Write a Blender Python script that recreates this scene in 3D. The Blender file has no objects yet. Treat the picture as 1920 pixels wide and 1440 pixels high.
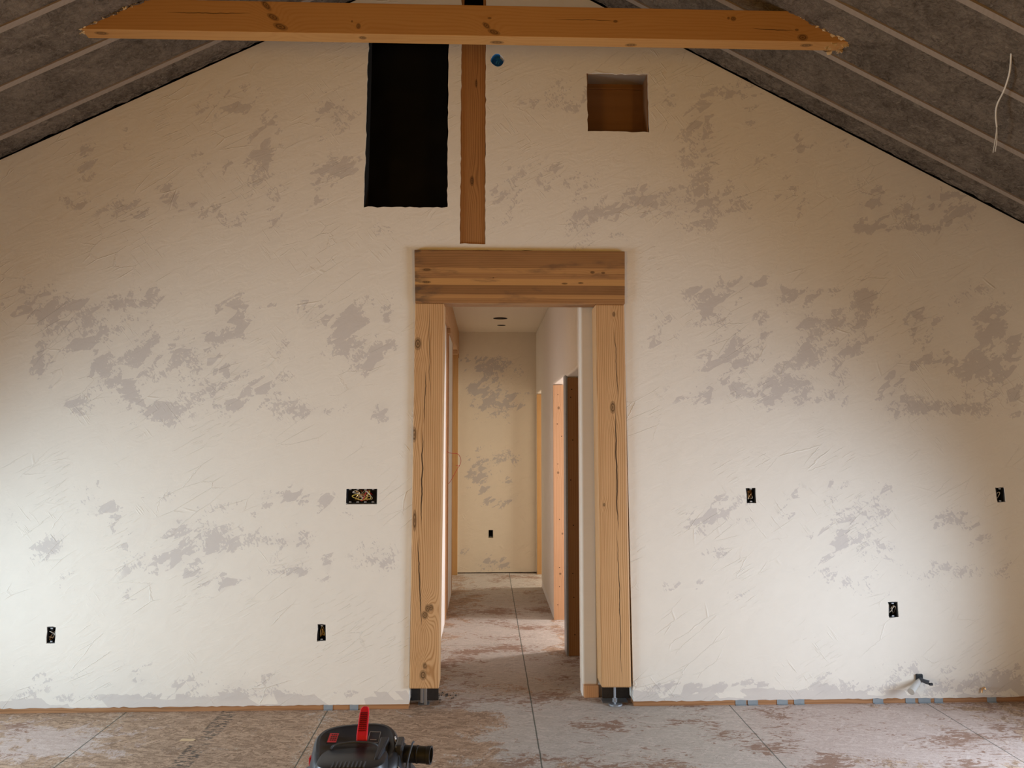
import bpy, bmesh, math, random
from math import radians as R, pi, sin, cos, exp, hypot
from mathutils import Vector, Matrix, noise as mn

# ------------------------------------------------------------------ camera, world, light
scn = bpy.context.scene
W_, H_, F_ = 1920.0, 1440.0, 1450.0
CAM = Vector((0.0, -4.83, 1.65))
PITCH = math.atan(98 / F_)
YAW = math.atan(49 / F_ * cos(PITCH))
cd = bpy.data.cameras.new('camera')
cd.sensor_width = 36; cd.lens = F_ / W_ * 36; cd.clip_start = 0.05
cam = bpy.data.objects.new('camera', cd); scn.collection.objects.link(cam)
cam.location = CAM; cam.rotation_euler = (pi / 2 + PITCH, 0, -YAW)
scn.camera = cam
scn.view_settings.view_transform = 'Standard'; scn.view_settings.look = 'None'
scn.view_settings.gamma = 1; scn.view_settings.use_curve_mapping = False
scn.view_settings.exposure = 0.0
scn.cycles.use_denoising = True
scn.cycles.max_bounces = 6; scn.cycles.diffuse_bounces = 5; scn.cycles.glossy_bounces = 2
scn.cycles.use_adaptive_sampling = True; scn.cycles.adaptive_threshold = 0.04
scn.cycles.caustics_reflective = False; scn.cycles.caustics_refractive = False

world = bpy.data.worlds.new('sky'); scn.world = world; world.use_nodes = True
bg = world.node_tree.nodes['Background']
bg.inputs[0].default_value = (1.0, 0.80, 0.50, 1); bg.inputs[1].default_value = 0.20

def area(name, loc, aim, sx, sy, power, col, spread=180):
    l = bpy.data.lights.new(name, 'AREA'); l.shape = 'RECTANGLE'; l.size = sx; l.size_y = sy
    l.energy = power; l.color = col; l.spread = R(spread)
    o = bpy.data.objects.new(name, l); scn.collection.objects.link(o); o.location = loc
    o.rotation_euler = (Vector(aim) - Vector(loc)).to_track_quat('-Z', 'Y').to_euler()
    return o
XL, XR, YB = -4.35, 3.95, -9.0          # side walls and rear wall of the room
COOL = (0.74, 0.87, 1.0)
# daylight through the windows in the side walls, the glazed doors behind the camera and the rooms off the hallway
area('window_and_fill_light', (XL - 0.12, -1.35, 0.86), (0, -1.35, 0.38), 1.0, 1.2, 50, (0.97, 1.24, 1.46), 110)
area('window_and_fill_light', (XR + 0.12, -1.55, 0.84), (0, -1.55, 0.3), 1.2, 1.2, 58, (0.92, 1.12, 1.36), 110)
# added amber fill pair beside the camera, stands in for warm bounce
area('window_and_fill_light', (XL - 0.12, -5.6, 1.3), (0, -4.6, 1.6), 1.8, 1.4, 70, (1.0, 0.54, 0.10), 130)
area('window_and_fill_light', (XR + 0.12, -5.6, 1.3), (0, -4.6, 1.6), 1.8, 1.4, 70, (1.0, 0.54, 0.10), 130)
area('window_and_fill_light', (2.75, 2.02, 1.45), (0, 1.86, 0.6), 0.4, 1.2, 56, (1.0, 0.95, 0.96), 150)
area('window_and_fill_light', (2.75, 4.05, 1.45), (0, 4.1, 0.6), 0.5, 1.2, 42, (1.0, 0.94, 0.80), 150)

# ------------------------------------------------------------------ pixel <-> place helpers (photo frame 1920x1440)
RM = cam.rotation_euler.to_matrix()
def ray(px, py): return RM @ Vector(((px - W_ / 2) / F_, (H_ / 2 - py) / F_, -1))
def atY(px, py, y=0.0):
    d = ray(px, py); return CAM + d * ((y - CAM.y) / d.y)
def atZ(px, py, z=0.0):
    d = ray(px, py); return CAM + d * ((z - CAM.z) / d.z)
def topx(p):
    q = RM.transposed() @ (Vector(p) - CAM)
    return (W_ / 2 + F_ * q.x / -q.z, H_ / 2 - F_ * q.y / -q.z)

# ------------------------------------------------------------------ object helpers
col = scn.collection
def tag(o, label=None, cat=None, group=None, kind=None):
    if label: o['label'] = label
    if cat: o['category'] = cat
    if group: o['group'] = group
    if kind: o['kind'] = kind
    return o
def thing(name, loc, label, cat, group=None):
    o = bpy.data.objects.new(name, None); col.objects.link(o); o.location = loc
    o.empty_display_size = 0.05
    return tag(o, label, cat, group)

class MB:
    """collects shapes in world coordinates; build() links ONE mesh object"""
    def __init__(s): s.v = []; s.f = []
    def add(s, vs, fs):
        b = len(s.v); s.v += [Vector(v) for v in vs]; s.f += [tuple(b + i for i in f) for f in fs]; return s
    def hexa(s, p):      # 8 points: bottom 4, top 4
        return s.add(p, [(3, 2, 1, 0), (4, 5, 6, 7), (0, 1, 5, 4), (1, 2, 6, 5), (2, 3, 7, 6), (3, 0, 4, 7)])
    def box(s, x0, x1, y0, y1, z0, z1):
        return s.hexa([(x0, y0, z0), (x1, y0, z0), (x1, y1, z0), (x0, y1, z0), (x0, y0, z1), (x1, y0, z1), (x1, y1, z1), (x0, y1, z1)])
    def tube(s, pts, r, n=8, caps=True, smooth=True):
        pts = [Vector(p) for p in pts]
        if smooth and len(pts) > 2:
            q = []
            for i in range(len(pts) - 1):
                a, b, c, d = pts[max(i - 1, 0)], pts[i], pts[i + 1], pts[min(i + 2, len(pts) - 1)]
                for k in range(5):
                    t = k / 5
                    q.append(0.5 * ((2 * b) + (c - a) * t + (2 * a - 5 * b + 4 * c - d) * t * t + (3 * b - a - 3 * c + d) * t ** 3))
            pts = q + [pts[-1]]
        up = Vector((0.13, 0.21, 0.97)); b0 = len(s.v)
        for i, p in enumerate(pts):
            t = (pts[min(i + 1, len(pts) - 1)] - pts[max(i - 1, 0)]).normalized()
            a = t.cross(up)
            if a.length < 0.05: a = t.cross(Vector((1, 0, 0)))
            a.normalize(); b = t.cross(a); up = b.cross(t) if False else up
            rr = r(i / (len(pts) - 1)) if callable(r) else r
            for k in range(n): s.v.append(p + (a * cos(2 * pi * k / n) + b * sin(2 * pi * k / n)) * rr)
        for i in range(len(pts) - 1):
            for k in range(n):
                k2 = (k + 1) % n
                s.f.append((b0 + i * n + k, b0 + i * n + k2, b0 + (i + 1) * n + k2, b0 + (i + 1) * n + k))
        if caps:
            s.f.append(tuple(b0 + k for k in range(n))[::-1]); e = b0 + (len(pts) - 1) * n
            s.f.append(tuple(e + k for k in range(n)))
        return s
    def loft(s, rings, cap0=True, cap1=True):
        b0 = len(s.v); n = len(rings[0])
        for r in rings: s.v += [Vector(p) for p in r]
        for i in range(len(rings) - 1):
            for k in range(n):
                k2 = (k + 1) % n
                s.f.append((b0 + i * n + k, b0 + i * n + k2, b0 + (i + 1) * n + k2, b0 + (i + 1) * n + k))
        if cap0: s.f.append(tuple(b0 + k for k in range(n))[::-1])
        if cap1: s.f.append(tuple(b0 + (len(rings) - 1) * n + k for k in range(n)))
        return s
    def lathe(s, c, prof, n=32, axis='z', caps=True):
        rings = []
        for r, h in prof:
            ring = []
            for k in range(n):
                a = 2 * pi * k / n; u, v = r * cos(a), r * sin(a)
                if axis == 'z': ring.append((c[0] + u, c[1] + v, c[2] + h))
                elif axis == 'x': ring.append((c[0] + h, c[1] + u, c[2] + v))
                else: ring.append((c[0] + u, c[1] + h, c[2] + v))
            rings.append(ring)
        return s.loft(rings, caps, caps)
    def build(s, name, mat, parent=None, bevel=0, smooth=False, kind=None, seg=2, sub=0):
        me = bpy.data.meshes.new(name)
        off = Vector(parent.location) if parent is not None and parent.type == 'EMPTY' else Vector((0, 0, 0))
        if parent is not None and parent.type != 'EMPTY' and parent.parent is not None: off = Vector(parent.parent.location)
        me.from_pydata([tuple(v - off) for v in s.v], [], s.f)
        bm = bmesh.new(); bm.from_mesh(me); bmesh.ops.recalc_face_normals(bm, faces=bm.faces); bm.to_mesh(me); bm.free()
        me.materials.append(mat)
        if smooth:
            for p in me.polygons: p.use_smooth = True
        o = bpy.data.objects.new(name, me); col.objects.link(o)
        if parent is not None: o.parent = parent
        if sub:
            m = o.modifiers.new('s', 'SUBSURF'); m.levels = sub; m.render_levels = sub
        if bevel:
            m = o.modifiers.new('b', 'BEVEL'); m.width = bevel; m.segments = seg; m.limit_method = 'ANGLE'; m.angle_limit = R(40)
        if smooth and not sub:
            try: me.set_sharp_from_angle(angle=R(35))
            except Exception: pass
        if kind: o['kind'] = kind
        return o
def ident(o): return o

# ------------------------------------------------------------------ node helpers
class E:
    def __init__(s, t, sock): s.t = t; s.s = sock
    def _m(s, op, *a, clamp=False):
        n = s.t.nodes.new('ShaderNodeMath'); n.operation = op; n.use_clamp = clamp
        for i, x in enumerate((s,) + a):
            if isinstance(x, E): s.t.links.new(x.s, n.inputs[i])
            else: n.inputs[i].default_value = float(x)
        return E(s.t, n.outputs[0])
    def __add__(s, o): return s._m('ADD', o)
    def __radd__(s, o): return s._m('ADD', o)
    def __sub__(s, o): return s._m('SUBTRACT', o)
    def __rsub__(s, o): return (s * -1) + o
    def __mul__(s, o): return s._m('MULTIPLY', o)
    def __rmul__(s, o): return s._m('MULTIPLY', o)
    def __truediv__(s, o): return s._m('DIVIDE', o)
    def abs(s): return s._m('ABSOLUTE')
    def sin(s): return s._m('SINE')
    def sqrt(s): return s._m('SQRT')
    def pow(s, e): return s._m('POWER', e)
    def exp(s): return s._m('EXPONENT')
    def max(s, o): return s._m('MAXIMUM', o)
    def min(s, o): return s._m('MINIMUM', o)
    def clamp(s): return s._m('ADD', 0.0, clamp=True)
    def step(s, a, b):     # smoothstep
        n = s.t.nodes.new('ShaderNodeMapRange'); n.interpolation_type = 'SMOOTHSTEP'
        s.t.links.new(s.s, n.inputs[0]); n.inputs[1].default_value = a; n.inputs[2].default_value = b
        n.inputs[3].default_value = 0; n.inputs[4].default_value = 1
        if a > b:
            n.inputs[1].default_value = b; n.inputs[2].default_value = a; n.inputs[3].default_value = 1; n.inputs[4].default_value = 0
        return E(s.t, n.outputs[0])
class MAT:
    def __init__(s, name):
        s.m = bpy.data.materials.new(name); s.m.use_nodes = True; s.t = s.m.node_tree
        s.b = s.t.nodes['Principled BSDF']; s.b.inputs['Specular IOR Level'].default_value = 0.3
        g = s.t.nodes.new('ShaderNodeNewGeometry'); s.P = g.outputs['Position']; s.nrm = g.outputs['Normal']
        x = s.t.nodes.new('ShaderNodeSeparateXYZ'); s.t.links.new(s.P, x.inputs[0])
        s.x, s.y, s.z = (E(s.t, x.outputs[i]) for i in range(3))
    def vec(s, a, b, c):
        n = s.t.nodes.new('ShaderNodeCombineXYZ')
        for i, v in enumerate((a, b, c)):
            if isinstance(v, E): s.t.links.new(v.s, n.inputs[i])
            else: n.inputs[i].default_value = v
        return n.outputs[0]
    def noise(s, v, scale, detail=4, rough=0.55, dist=0.0):
        n = s.t.nodes.new('ShaderNodeTexNoise'); s.t.links.new(v, n.inputs['Vector'])
        n.inputs['Scale'].default_value = scale; n.inputs['Detail'].default_value = detail
        n.inputs['Roughness'].default_value = rough; n.inputs['Distortion'].default_value = dist
        return E(s.t, n.outputs['Fac'])
    def voro(s, v, scale, feature='F1', rnd=1.0):
        n = s.t.nodes.new('ShaderNodeTexVoronoi'); s.t.links.new(v, n.inputs['Vector']); n.feature = feature
        n.inputs['Scale'].default_value = scale; n.inputs['Randomness'].default_value = rnd
        if feature == 'DISTANCE_TO_EDGE': return E(s.t, n.outputs['Distance']), None
        sp = s.t.nodes.new('ShaderNodeSeparateColor'); s.t.links.new(n.outputs['Color'], sp.inputs[0])
        return E(s.t, n.outputs['Distance']), E(s.t, sp.outputs[0])
    def attr(s, name):
        n = s.t.nodes.new('ShaderNodeAttribute'); n.attribute_name = name; return E(s.t, n.outputs['Fac'])
    def mix(s, f, a, b):
        n = s.t.nodes.new('ShaderNodeMix'); n.data_type = 'RGBA'; n.clamp_factor = True
        if isinstance(f, E): s.t.links.new(f.s, n.inputs[0])
        else: n.inputs[0].default_value = f
        for i, c in ((6, a), (7, b)):
            if isinstance(c, tuple): n.inputs[i].default_value = (*c, 1)
            else: s.t.links.new(c, n.inputs[i])
        return n.outputs[2]
    def mul(s, c, f):
        n = s.t.nodes.new('ShaderNodeMix'); n.data_type = 'RGBA'; n.blend_type = 'MULTIPLY'; n.inputs[0].default_value = 1
        s.t.links.new(c, n.inputs[6]); s.t.links.new(s.vec(f, f, f), n.inputs[7]); return n.outputs[2]
    def out(s, c=None, rough=0.8, bump=None, strength=0.3, dist=0.003, **kw):
        if isinstance(c, tuple): s.b.inputs['Base Color'].default_value = (*c, 1)
        elif c is not None: s.t.links.new(c, s.b.inputs['Base Color'])
        if isinstance(rough, E): s.t.links.new(rough.s, s.b.inputs['Roughness'])
        else: s.b.inputs['Roughness'].default_value = rough
        for k, v in kw.items(): s.b.inputs[k.replace('_', ' ')].default_value = v
        if bump is not None:
            n = s.t.nodes.new('ShaderNodeBump'); n.inputs['Strength'].default_value = strength
            n.inputs['Distance'].default_value = dist; s.t.links.new(bump.s, n.inputs['Height'])
            s.t.links.new(n.outputs[0], s.b.inputs['Normal'])
        return s.m
def rot(m, u, v, a): return u * cos(a) + v * sin(a), v * cos(a) - u * sin(a)
def plain(name, c, rough=0.6, metal=0.0, var=0.12, sc=40):
    m = MAT(name); n = m.noise(m.P, sc, 3)
    return m.out(m.mix(n, tuple(x * (1 - var) for x in c), tuple(min(1, x * (1 + var)) for x in c)), rough, Metallic=metal)

def plaster(name, fresh, old, u='x', w='z', FOOT=1.0):
    m = MAT(name); U = getattr(m, u); Z = getattr(m, w)
    pv = m.vec(U, Z, 0.0)
    a1, b1 = rot(m, U, Z, 0.5)
    strokes = m.noise(m.vec(a1 * 1.0, b1 * 2.6, 3.0), 6.5, 4, 0.62, 0.8)
    a2, b2 = rot(m, U, Z, -0.9)
    scales = m.noise(m.vec(a2 * 1.0, b2 * 1.8, 7.0), 22, 3, 0.6, 1.6)
    fine = m.noise(pv, 70, 2, 0.6, 1.0)
    A = m.attr('patch')
    wob = m.noise(pv, 9, 2, 0.6)
    _, r1 = m.voro(m.vec(a1 + (wob - 0.5) * 0.10, b1 * 1.7 + (strokes - 0.5) * 0.06, 1.0), 10.5)
    _, r2 = m.voro(m.vec(a2 * 1.6 + (wob - 0.5) * 0.06, b2 + (strokes - 0.5) * 0.08, 4.0), 19.0)
    fish = m.attr('fish')
    f = A * 1.0 + (strokes - 0.5) * 1.5 + (r1 - 0.5) * 0.95 + (r2 - 0.5) * 0.45 + (scales - 0.5) * (0.7 + fish * 2.2) + (fine - 0.5) * 0.25
    mask = f.step(0.74, 0.785) * A.step(0.02, 0.2)
    if FOOT:
        _, r3 = m.voro(m.vec(U + (Z - 0.05) * 0.8 + (wob - 0.5) * 0.05, Z * 0.25, 9.0), 5.0)
        foot = (r3 * 0.095 + 0.028 + (wob - 0.5) * 0.05 - Z).step(0.0, 0.004)
        mask = mask.max(foot * 0.95)
    haze = (A + (strokes - 0.5) * 1.2).step(0.25, 1.0) * 0.22
    big = wob
    c = m.mix(big, tuple(x * 0.97 for x in fresh), tuple(min(1, x * 1.03) for x in fresh))
    c = m.mix((mask * 0.85 + haze).clamp(), c, old)
    # trowel ridges: thin crooked lines here and there
    e1, _ = m.voro(m.vec(a1 * 1.0 + scales * 0.05, b1 * 3.2, 0.0), 3.4, 'DISTANCE_TO_EDGE')
    e2, _ = m.voro(m.vec(b2 * 0.7, a2 * 3.6 + strokes * 0.12, 5.0), 3.0, 'DISTANCE_TO_EDGE')
    gate = m.attr('gate_a')
    gate2 = m.attr('gate_b')
    ridge = e1.step(0.022, 0.0) * gate + e2.step(0.02, 0.0) * gate2
    tk_ = m.noise(m.vec(a1 * 0.9, b1 * 9.0, 2.0), 9, 2, 0.5); tg = m.attr('gate_c')
    tk2 = m.noise(m.vec(b2 * 8.0, a2 * 0.8, 6.0), 8, 2, 0.5); tg2 = m.attr('gate_d')
    marks = tk_.step(0.60, 0.66) * tg + tk2.step(0.60, 0.66) * tg2
    h = ridge * 0.75 + strokes * 1.2 + marks * 0.7
    return m.out(c, 0.85, h, 0.58, 0.004)

def wood(name, light, dark, along, ring=120, knots=(), cracks=(), depth='y', warp=0.05, seed=0.0, contrast=0.65, rough=0.55, streak=None, lam=None):
    """long-grain wood; along = axis of the grain; knots (across, along, r_across, r_along); cracks (across, a0, a1, slope, width)"""
    m = MAT(name); L = getattr(m, along); ac = {'z': 'x', 'x': 'z', 'y': 'x'}[along]
    if depth == along: depth = 'z'
    A = getattr(m, ac); D = getattr(m, depth if depth != ac else 'y')
    lv = m.vec(A * 1.0, D * 1.0, L * 0.13 + seed)
    n1 = m.noise(lv, 7.0, 3, 0.5); n2 = m.noise(m.vec(A, D, L * 0.03 + seed), 90, 3, 0.6)
    r = A + D * 0.55 + (n1 - 0.5) * warp * 2
    kd = None
    for i, kn in enumerate(knots):
        ka, kl, ra, rl = kn[:4]; under = len(kn) > 4; lean = kn[4] if under and kn[4] != 'D' else 0.0
        under = under and kn[4] == 'D'
        da = ((D if under else A) - ka); dl = (L - kl) - (da * lean if lean else 0.0)
        g = ((da * da) / (ra * ra * 7) + (dl * dl) / (rl * rl * 9)) * -1
        if not under: r = r + g.exp() * (ra * 1.5)
        q = ((da * da) / (ra * ra) + (dl * dl) / (rl * rl)).sqrt() + (n1 - 0.5) * 0.5
        k1 = q.step(1.15, 0.75) * (0.75 + 0.25 * (q * 14).sin())
        if under: k1 = k1 * (m.z - kn[5]).step(0.004, 0.002)
        elif len(kn) > 5: k1 = k1 * (m.z - kn[5]).step(0.0, 0.002)
        kd = k1 if kd is None else kd.max(k1)
    rings = ((r * ring + (n2 - 0.5) * 0.6).sin() * 0.5 + 0.5).pow(2.2)
    tone = m.noise(m.vec(A * 1.0, D, L * 0.25 + seed + 4), 9, 3, 0.5)
    fac = (rings * contrast + (n2 - 0.5) * 0.5 + (tone - 0.5) * 0.7).clamp()
    c = m.mix(fac, light, dark)
    if lam:          # glued laminations, boards of differing tone stacked across the grain
        for z0_, z1_, tn in lam:
            g_ = (A - z0_).step(0.0, 0.0015) * (A - z1_).step(0.0, -0.0015) * (0.65 + tone * 0.7)
            c = m.mix(g_ * abs(tn), c, (0.56, 0.30, 0.105) if tn > 0 else tuple(x * 0.6 for x in dark))
        endst = (L + 0.40 + (n1 - 0.5) * 0.3).step(0.10, -0.04) * m.noise(m.vec(A * 3.0, D, L), 9, 4).step(0.45, 0.6)
        c = m.mix(endst * 0.7, c, (0.07, 0.05, 0.038))
    if streak:
        sv = m.noise(m.vec(A * 2.0, D, L * 0.5 + 9 + seed), 7, 4, 0.6).step(0.52, 0.72); c = m.mix(sv * 0.6, c, streak)
    if kd is not None: c = m.mix(kd * 0.9, c, tuple(x * 0.22 for x in dark))
    cr = None
    for (ca, l0, l1, sl, wd) in cracks:
        mid, half = (l0 + l1) / 2, (l1 - l0) / 2
        wob = (m.noise(m.vec(L * 1.0, seed + ca * 9, 0.0), 6.0, 3) - 0.5) * 0.03
        d = (A - ca - (L - mid) * sl + wob).abs()
        taper = 1.0 - ((L - mid).abs() / half).pow(3)
        k = ((taper.clamp() * wd) - d).step(0.0, 0.0012)
        cr = k if cr is None else cr.max(k)
    h = n2 * -0.6
    if cr is not None: c = m.mix(cr * 0.92, c, (0.03, 0.015, 0.008))
    return m.out(c, rough, h, 0.25, 0.002)

# ------------------------------------------------------------------ panel with rectangular and round holes
def panel(name, alines, blines, rects, rounds, mp, mat, attr=None, thick=None, kind='structure', cuts=(), jit=0.0):
    A = set(round(a, 5) for a in alines); B = set(round(b, 5) for b in blines)
    holes = list(rects) + [(ca - ra, cb - rb, ca + ra, cb + rb) for ca, cb, ra, rb in rounds]
    for a0, b0, a1, b1 in holes:
        for s_, lo, hi in ((A, a0, a1), (B, b0, b1)):
            for v in (lo, hi):
                for w in [x for x in s_ if abs(x - v) < 0.006]: s_.discard(w)
            s_.add(round(lo, 5)); s_.add(round(hi, 5))
    A = sorted(A); B = sorted(B); idx = {}; vs = []; fs = []
    def vid(i, j):
        if (i, j) not in idx: idx[(i, j)] = len(vs); vs.append((A[i], B[j]))
        return idx[(i, j)]
    for i in range(len(A) - 1):
        for j in range(len(B) - 1):
            ca, cb = (A[i] + A[i + 1]) / 2, (B[j] + B[j + 1]) / 2
            if any(a0 < ca < a1 and b0 < cb < b1 for a0, b0, a1, b1 in holes): continue
            fs.append((vid(i, j), vid(i + 1, j), vid(i + 1, j + 1), vid(i, j + 1)))
    for ca, cb, ra, rb in rounds:
        n = 32; base = len(vs)
        for k in range(n):
            a = 2 * pi * (k + 0.5 * 0) / n + pi / 4; c, s = cos(a), sin(a); q = max(abs(c), abs(s))
            vs.append((ca + ra * c / q, cb + rb * s / q)); vs.append((ca + ra * c * 0.96, cb + rb * s * 0.96))
        for k in range(n):
            k2 = (k + 1) % n; fs.append((base + 2 * k, base + 2 * k2, base + 2 * k2 + 1, base + 2 * k + 1))
    me = bpy.data.meshes.new(name); P = [mp(*v) for v in vs]
    me.from_pydata([tuple(p) for p in P], [], fs)
    bm = bmesh.new(); bm.from_mesh(me)
    if jit:
        for e in bm.edges:
            if e.is_boundary and not (abs(e.verts[0].co.x) < 0.95 and e.verts[0].co.z < 2.85 and abs(e.verts[0].co.x) > 0.3):
                for v in e.verts:
                    v.co.x += (mn.noise(v.co * 23) * jit); v.co.z += (mn.noise(v.co * 27 + Vector((5, 5, 5))) * jit)
    for co, no in cuts:
        g = bm.verts[:] + bm.edges[:] + bm.faces[:]
        bmesh.ops.bisect_plane(bm, geom=g, plane_co=co, plane_no=no, clear_outer=True)
    bm.to_mesh(me); bm.free()
    if attr:
        at = me.attributes.new('patch', 'FLOAT', 'POINT')
        at.data.foreach_set('value', [attr(v.co) for v in me.vertices])
        if mat.name.startswith('plaster'):      # where trowel ridges and scaly texture occur on this wall
            def fld(off, sc, lo, hi):
                o_ = []
                for v in me.vertices:
                    t_ = (mn.fractal(v.co * sc + Vector((off, off * 2, off * 3)), 0.8, 2.0, 3) * 0.5 + 0.5 - lo) / (hi - lo)
                    t_ = min(max(t_, 0), 1); o_.append(t_ * t_ * (3 - 2 * t_))
                return o_
            for nm, off, sc, lo, hi in (('fish', 1.3, 2.6, .46, .58), ('gate_a', 4.1, 2.6, .66, .82), ('gate_b', 7.7, 2.8, .66, .82), ('gate_c', 11.2, 2.4, .66, .80), ('gate_d', 15.9, 2.4, .68, .82)):
                me.attributes.new(nm, 'FLOAT', 'POINT').data.foreach_set('value', fld(off, sc, lo, hi))
    me.materials.append(mat); o = bpy.data.objects.new(name, me); col.objects.link(o)
    if kind: o['kind'] = kind
    if thick:
        md = o.modifiers.new('thick', 'SOLIDIFY'); md.thickness = abs(thick); md.offset = 1 if thick > 0 else -1
    return o
def lin(a, b, step):
    n = max(1, int(round((b - a) / step))); return [a + (b - a) * i / n for i in range(n + 1)]

# ------------------------------------------------------------------ materials
FRESH, OLD = (0.80, 0.747, 0.662), (0.625, 0.575, 0.53)
M = {}
M['plaster'] = plaster('plaster', FRESH, OLD)
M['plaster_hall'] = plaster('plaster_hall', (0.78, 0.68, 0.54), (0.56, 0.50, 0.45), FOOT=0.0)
M['plaster_side'] = plaster('plaster_side', (0.80, 0.735, 0.64), (0.60, 0.57, 0.56), u='y', FOOT=0.0)
M['dark'] = plain('dark_cavity', (0.012, 0.011, 0.010), 0.9)
M['black_plastic'] = plain('black_plastic', (0.018, 0.020, 0.024), 0.5)
M['vac_black'] = plain('vacuum_black', (0.024, 0.027, 0.033), 0.40, 0, 0.35, 9)
M['vac_grey'] = plain('vacuum_grey', (0.055, 0.062, 0.075), 0.5)
M['red'] = plain('red_plastic', (0.62, 0.02, 0.035), 0.4)
M['metal'] = plain('galvanised_metal', (0.36, 0.38, 0.41), 0.42, 0.7)
M['tape'] = plain('grey_tape', (0.25, 0.28, 0.30), 0.6)
M['blue'] = plain('blue_plastic', (0.03, 0.22, 0.62), 0.4)
M['white_wire'] = plain('white_wire', (0.70, 0.66, 0.58), 0.5)
M['copper'] = plain('copper_wire', (0.62, 0.36, 0.16), 0.4, 0.6)
M['yellow'] = plain('yellow_wire', (0.65, 0.48, 0.10), 0.5)
M['red_wire'] = plain('red_wire', (0.50, 0.03, 0.04), 0.5)
M['foam_raw'] = plain('raw_foam', (0.62, 0.46, 0.26), 0.9, 0, 0.3, 60)
M['pvc'] = plain('grey_pipe', (0.50, 0.48, 0.45), 0.5)
M['drywall'] = plain('white_board', (0.82, 0.78, 0.74), 0.8, 0, 0.03)
M['label'] = plain('label_print', (0.30, 0.28, 0.24), 0.5)
M['white'] = plain('white_mark', (0.75, 0.76, 0.78), 0.4)
PINE, PINED = (0.66, 0.40, 0.17), (0.43, 0.21, 0.065)
M['plate'] = wood('plate_wood', (0.38, 0.19, 0.085), (0.22, 0.10, 0.04), 'x', 300)
M['stud'] = wood('stud_wood', (0.62, 0.35, 0.18), (0.44, 0.21, 0.09), 'z', 420, contrast=0.4)
M['stud_plain'] = wood('bare_board_wood', (0.50, 0.29, 0.14), (0.36, 0.18, 0.08), 'z', 160, contrast=0.4)

# foam ceiling and rafter edges
def foam():
    m = MAT('sprayed_foam')
    v = m.vec(m.x, m.y, m.z)
    n = m.noise(v, 5, 4, 0.7, 0.6); n2 = m.noise(v, 38, 3, 0.7, 1.0); n3 = m.noise(m.vec(m.x * 1.0, m.y * 3.0, m.z), 60, 2, 0.6)
    pits = m.noise(m.vec(m.y, m.x, m.z), 16, 3, 0.75, 1.2).step(0.59, 0.66) * m.noise(v, 2.3, 0).step(0.42, 0.55)
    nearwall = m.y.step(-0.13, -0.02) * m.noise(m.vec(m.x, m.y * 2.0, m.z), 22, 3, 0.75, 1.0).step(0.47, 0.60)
    chips = m.noise(v, 9, 4, 0.8, 2.0).step(0.565, 0.66) * m.noise(v, 1.7, 0).step(0.46, 0.6)
    m.dust = m.noise(m.vec(m.x, m.z, m.y), 30, 3, 0.8).step(0.70, 0.75)
    c = m.mix(((n - 0.5) * 1.6 + (n2 - 0.5) * 1.5 + 0.5).clamp(), (0.060, 0.045, 0.033), (0.235, 0.19, 0.148))
    c = m.mix(pits * 0.55, c, (0.045, 0.035, 0.027))
    c = m.mix(chips * 0.6, c, (0.28, 0.235, 0.19))
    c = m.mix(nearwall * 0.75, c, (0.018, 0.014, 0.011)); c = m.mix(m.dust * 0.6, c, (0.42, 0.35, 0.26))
    return m.out(c, 0.95, n2 * 1.5 + n3 * 0.8, 1.0, 0.010)
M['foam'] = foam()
M['rafter'] = wood('rafter_edge', (0.29, 0.235, 0.19), (0.22, 0.175, 0.14), 'x', 400, contrast=0.3)

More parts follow.
